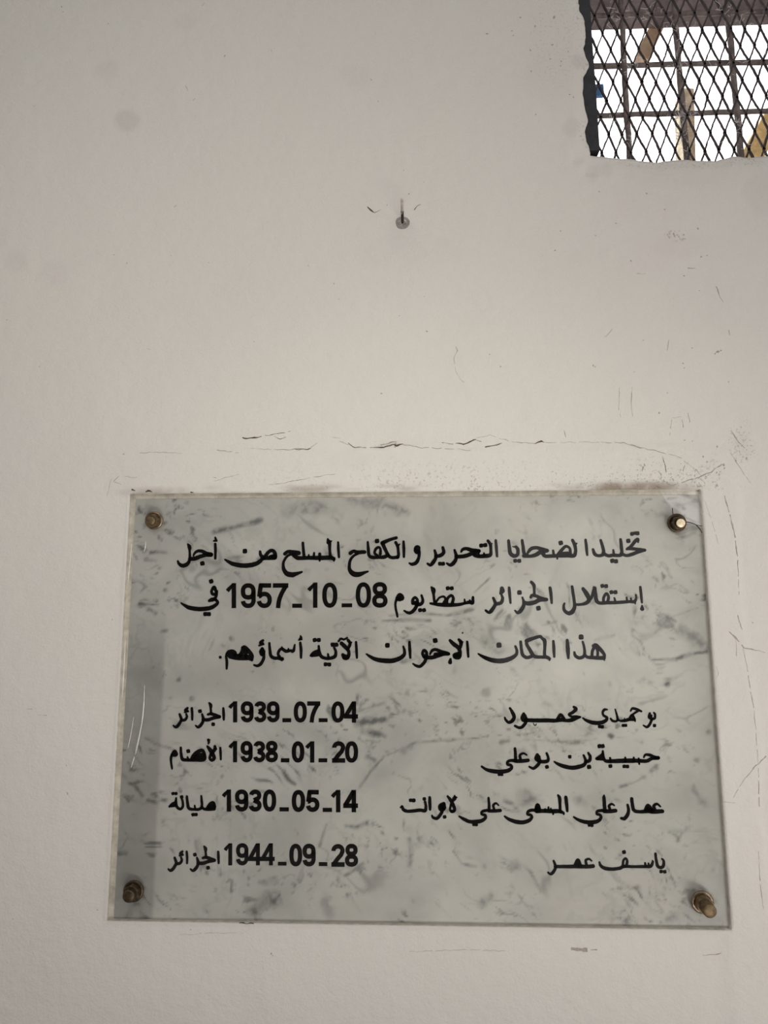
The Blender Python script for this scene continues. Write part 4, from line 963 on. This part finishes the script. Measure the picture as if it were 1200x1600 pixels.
crack(faint_paths, M_crack_faint, 0.9, 0.6, gap=0.22)
pits = WallInk(0, 0.0002, 0.0002)
spots = [(351, 87, 3), (302, 156, 2), (304, 154, 1.6), (54, 166, 1.5), (96, 10, 2.4), (98, 18, 2), (169, 37, 2), (424, 78, 1.8), (761, 52, 3.4), (813, 27, 3), (866, 27, 5), (836, 41, 3), (863, 70, 3.4), (800, 48, 2.4), (802, 55, 2), (829, 78, 3), (877, 96, 2.8), (860, 92, 2.6), (876, 103, 2.4), (888, 81, 2.4), (830, 111, 2.6), (890, 148, 2.4), (896, 152, 2.4), (837, 179, 2.2), (580, 123, 2.4), (591, 157, 2), (639, 303, 2.6), (605, 321, 2.2), (631, 266, 1.6), (662, 285, 1.4),
         (11, 500, 1.8), (62, 573, 1.8), (231, 545, 1.6), (234, 546, 1.2), (397, 534, 1.8), (178, 398, 2), (198, 411, 2), (267, 399, 1.6), (326, 410, 1.6), (194, 710, 2.4), (667, 518, 3), (624, 494, 1.8), (663, 464, 1.6), (522, 444, 2.2), (530, 468, 1.6), (596, 615, 3), (765, 554, 2), (782, 573, 2.2), (482, 416, 1.8), (867, 392, 1.8), (875, 362, 1.6), (936, 300, 2), (1010, 303, 2.8), (1038, 328, 2.4), (962, 350, 2.6), (876, 362, 2), (930, 369, 2.2), (867, 392, 2.4), (985, 409, 3), (1090, 358, 3), (1095, 402, 3), (1104, 400, 2), (1092, 455, 2), (1068, 432, 2.4), (1121, 550, 5), (1126, 548, 3), (1117, 553, 2.6), (1138, 597, 2), (1081, 544, 2), (1067, 568, 2.6), (1069, 575, 2.2), (1005, 532, 2), (927, 571, 3), (930, 573, 2), (991, 581, 1.8), (1030, 645, 3), (1043, 614, 1.8), (1098, 714, 3), (1104, 722, 2.6), (1070, 688, 2.4), (1082, 689, 2), (1120, 698, 2.6), (1166, 716, 3), (1149, 720, 2.8), (1119, 739, 3), (1085, 743, 2.4), (1130, 727, 4), (1131, 732, 3),
         (1042, 368, 2), (1052, 366, 2.4), (1060, 371, 2.4), (1068, 368, 2.2), (1056, 378, 1.8), (1048, 362, 1.8), (1066, 376, 2), (104, 1196, 2), (106, 1240, 2.6), (105, 1238, 2), (175, 968, 2), (424, 1490, 3), (426, 1493, 2), (1176, 973, 2), (298, 1453, 2), (152, 1422, 2), (20, 1436, 2)]
for a, b, w in spots:
    t = random.uniform(0, 3.1); c, s_ = math.cos(t) * w * .35, math.sin(t) * w * .35
    pits.stroke([(a - c, b - s_, w * .5), (a, b, w * .85), (a + c, b + s_, w * .5)], k=2, rough=0.3)
for _ in range(150):   # crumbs of dirt caught on the rough patch above the plaque
    a = random.gauss(985, 70); b = 763 - abs(random.gauss(0, 14)); w = random.uniform(.6, 1.6)
    if a < 1105: pits.stroke([(a, b, w * .6), (a + w * .5, b + random.uniform(-1, 1), w)], k=2)
o = pits.build('pit_marks', M_crack_faint, wall); o['kind'] = 'stuff'

# ------------------------------------------------------------------ the barred opening
# black steel edge bar of the mesh screen, behind the broken plaster
def prism(pts, Y0, Y1, name, m, parent=None):
    bm = bmesh.new(); f0 = [bm.verts.new((x, Y0, z)) for x, z in pts]; f1 = [bm.verts.new((x, Y1, z)) for x, z in pts]
    bm.faces.new(f0); bm.faces.new(f1[::-1])
    for i in range(len(pts)): bm.faces.new((f0[i], f1[i], f1[(i + 1) % len(pts)], f0[(i + 1) % len(pts)]))
    bmesh.ops.recalc_face_normals(bm, faces=bm.faces)
    return from_bm(name, bm, m, parent)
SY = 0.012                                              # face of the mesh
screen = tag(empty('window_screen', at(1100, 200, SY)), 'dark rusty expanded metal mesh set into the small window opening', 'screen')
s0 = screen.location.copy()
def rel(o, base): o.location = -Vector(base); return o
q = [at(917, -330, SY), at(920, 0, SY), at(924, 70, SY), at(930, 150, SY), at(935.5, 239, SY)]
edge = [(p.x, p.z) for p in q]
inner = [(p[0] - 0.030, p[1]) for p in edge[::-1]]
rel(prism(edge + inner, SY - 0.006, SY + 0.012, 'edge_bar', M_black, screen), s0)
screen.children[0]['label'] = 'black flat bar along the screen edge'
bm = bmesh.new()
o0 = at(960, 184, SY); colw = (at(1045, 184, SY).x - o0.x) / (85 / 22.7) ; rowh = (at(960, 130, SY).z - at(960, 184, SY).z) / 2
colw = (at(960 + 22.7, 184, SY).x - o0.x)
P = {}
ncol, nrow = 17, 14
for r in range(-4, nrow):
    for c in range(-2, ncol + 6):
        off = 0.5 if r % 2 else 0.0
        P[r, c] = Vector((o0.x + (c + off) * colw + random.uniform(-.0008, .0008) - 0.0035 * (0), SY + random.uniform(-.0012, .0012), o0.z + r * rowh + random.uniform(-.0012, .0012)))
def strip(pts, w, d):
    prev = None
    for i, p in enumerate(pts):
        t = (pts[min(i + 1, len(pts) - 1)] - pts[max(i - 1, 0)]).normalized(); n_ = Vector((t.z, 0, -t.x))
        ww = w * random.uniform(.85, 1.15)
        ring = [bm.verts.new(p + n_ * ww / 2 + Vector((0, -d / 2, 0))), bm.verts.new(p + n_ * ww / 2 + Vector((0, d / 2, 0))), bm.verts.new(p - n_ * ww / 2 + Vector((0, d / 2, 0))), bm.verts.new(p - n_ * ww / 2 + Vector((0, -d / 2, 0)))]
        if prev:
            for k in range(4): bm.faces.new((prev[k], prev[(k + 1) % 4], ring[(k + 1) % 4], ring[k]))
        else: bm.faces.new(ring[::-1])
        prev = ring
    bm.faces.new(prev)
JH = 0.0030                                              # half length of the bond where two strands meet
def strand(a, b, w, d):
    # a strand leaves its bond upright, swings across, and enters the next bond upright
    s_ = 0.0007 if b.x > a.x else -0.0007
    a = a + Vector((s_, 0, 0)); b = b - Vector((s_, 0, 0)); up_ = Vector((0, 0, 1))
    pts = [a - up_ * .001, a + up_ * JH, a.lerp(b, .30) + up_ * .0012, a.lerp(b, .5) + Vector((random.uniform(-.0007, .0007), 0, 0)), a.lerp(b, .70) - up_ * .0012, b - up_ * JH, b + up_ * .001]
    strip(pts, w, d)
xlo = edge[-1][0] - 0.012
for (r, c), p in P.items():
    for dc in ((0, -1) if r % 2 == 0 else (1, 0)):
        q_ = P.get((r + 1, c + dc))
        if q_ is None: continue
        if min(p.x, q_.x) < at(918, p.z * 0 + 150, SY).x - 0.004 or max(p.x, q_.x) > xw1 - 0.002 or p.z < zw0 - 0.02 or q_.z > zw1 - 0.002: continue
        strand(p, q_, random.choice([.0022, .0025, .0029]) * (1.35 if random.random() < .12 else 1), .0022)
bmesh.ops.recalc_face_normals(bm, faces=bm.faces)
rel(from_bm('mesh', bm, M_mesh, screen), s0)
# bar grille behind it
GY = 0.075
g0 = at(1064, 140, GY)
grille = tag(empty('security_grille', g0), 'grid of round rusty bars standing behind the metal mesh', 'grille')
def bar(a, b, r):
    n = 14; pts = [a.lerp(b, k / n) + Vector((random.uniform(-.0008, .0008), random.uniform(-.0008, .0008), random.uniform(-.0008, .0008))) for k in range(n + 1)]
    bm = tube(pts, [r * random.uniform(.9, 1.1) for _ in pts], 12); bmesh.ops.recalc_face_normals(bm, faces=bm.faces)
    rel(from_bm('bar', bm, M_bar, grille, True), g0)
zt, zbm = zw1 - 0.001, zw0 - 0.0
for xa, ya, xb_, yb_ in ((972, 40, 983, 240), (1056, 40, 1072, 240), (1139, 45, 1158, 240), (1222, 45, 1245, 240)):
    a, b = at(xa, ya, GY), at(xb_, yb_, GY); d = (a - b) / (a.z - b.z)
    bar(b + d * (zbm - b.z), b + d * (zt - b.z), 0.0047)
for ya, yb_ in ((25, 18), (103.5, 97), (181, 174)):
    a, b = at(925, ya, GY + 0.009), at(1200, yb_, GY + 0.009); d = (b - a) / (b.x - a.x)
    bar(a + d * (xw0 + .003 - a.x), a + d * (xw1 - .003 - a.x), 0.0042)
# cobwebs
bm = bmesh.new()
def web(px, py, n, sp):
    for _ in range(int(n * 1.7)):
        a = (px + random.gauss(0, sp), py + random.gauss(0, sp)); b = (a[0] + random.gauss(0, 7), a[1] + random.gauss(0, 7)); c = ((a[0] + b[0]) / 2 + random.gauss(0, 2.5), (a[1] + b[1]) / 2 + random.gauss(0, 2.5))
        if min(a[0], b[0], c[0]) < 938 or max(a[1], b[1], c[1]) > 238: continue
        y = SY + random.uniform(-.004, .006); tube(path([a, c, b], [y, y + .002, y], 3), 0.00028, 3, bm)
for w_ in ((955, 20, 10, 12), (1060, 45, 16, 12), (985, 100, 14, 9), (1060, 100, 18, 9), (1075, 170, 26, 10), (1060, 215, 26, 12), (985, 215, 14, 9), (1150, 195, 22, 10), (1165, 235, 12, 9), (1120, 100, 12, 14), (950, 185, 12, 9), (1010, 20, 14, 22), (1150, 30, 14, 22), (1190, 60, 8, 10)): web(*w_)
tag(from_bm('cobweb', bm, M_web), 'fine grey cobweb threads caught in the window mesh', 'cobweb', kind='stuff')

# ------------------------------------------------------------------ beyond the opening
win = tag(empty('window_1', (xw0, 0.1, zw0)), kind='structure')
bm = bmesh.new()
bmesh.ops.create_cube(bm, size=1, matrix=Matrix.Translation((0.23, WT - 0.1 - 0.05, zw1 - zw0 + 0.03)) @ Matrix.Diagonal((0.46, 0.10, 0.06, 1)))
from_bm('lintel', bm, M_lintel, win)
def board(p, q, w, th, Y, name, m, label, cat, stand=True):
    a, b = down(p, q, Y) if stand else (at(*p, Y), at(*q, Y)); d = (b - a); l = d.length; d.normalize(); n_ = Vector((-d.z, 0, d.x)); c = a
    o = prism([(0, -w / 2), (l * .5, -w / 2 * 1.04), (l, -w / 2), (l, w / 2), (l * .45, w / 2 * .97), (0, w / 2)], -th / 2, th / 2, name, m)
    o.location = c; o.rotation_euler = (0, -math.atan2(d.z, d.x), 0); bv = o.modifiers.new('edge', 'BEVEL'); bv.width = 0.002; bv.segments = 2
    return tag(o, label, cat)
bm = bmesh.new(); RZ = zw0 - 0.05
bmesh.ops.create_cube(bm, size=1, matrix=Matrix.Translation((0.4, WT + 0.6, RZ - 0.06)) @ Matrix.Diagonal((2.4, 1.19, 0.12, 1)))
tag(from_bm('roof_slab', bm, M_floor), kind='structure')
def down(p, q, Y):
    # carry a board on down its own line until it stands on the slab outside
    a, b = at(*p, Y), at(*q, Y); d = (a - b) / (a.z - b.z); return a + d * (RZ + 0.012 - a.z), b
board((1001, 95), (1050, -10), 0.026, 0.02, WT + 0.012, 'wooden_board', M_orange, 'orange-brown board slanting outside behind the upper mesh', 'board', False)
board((1072, 300), (1069, 150), 0.026, 0.05, 0.50, 'timber_post', M_wood, 'pale weathered timber post outside behind the middle bar', 'post')
board((1168, 255), (1240, 130), 0.050, 0.03, 0.60, 'wooden_board', M_yellow, 'yellow board leaning outside in the lower corner of the window', 'board')
board((880, 146), (943, 142), 0.024, 0.01, WT + 0.006, 'blue_panel', M_blue, 'small blue panel outside beside the black edge bar', 'panel', False)
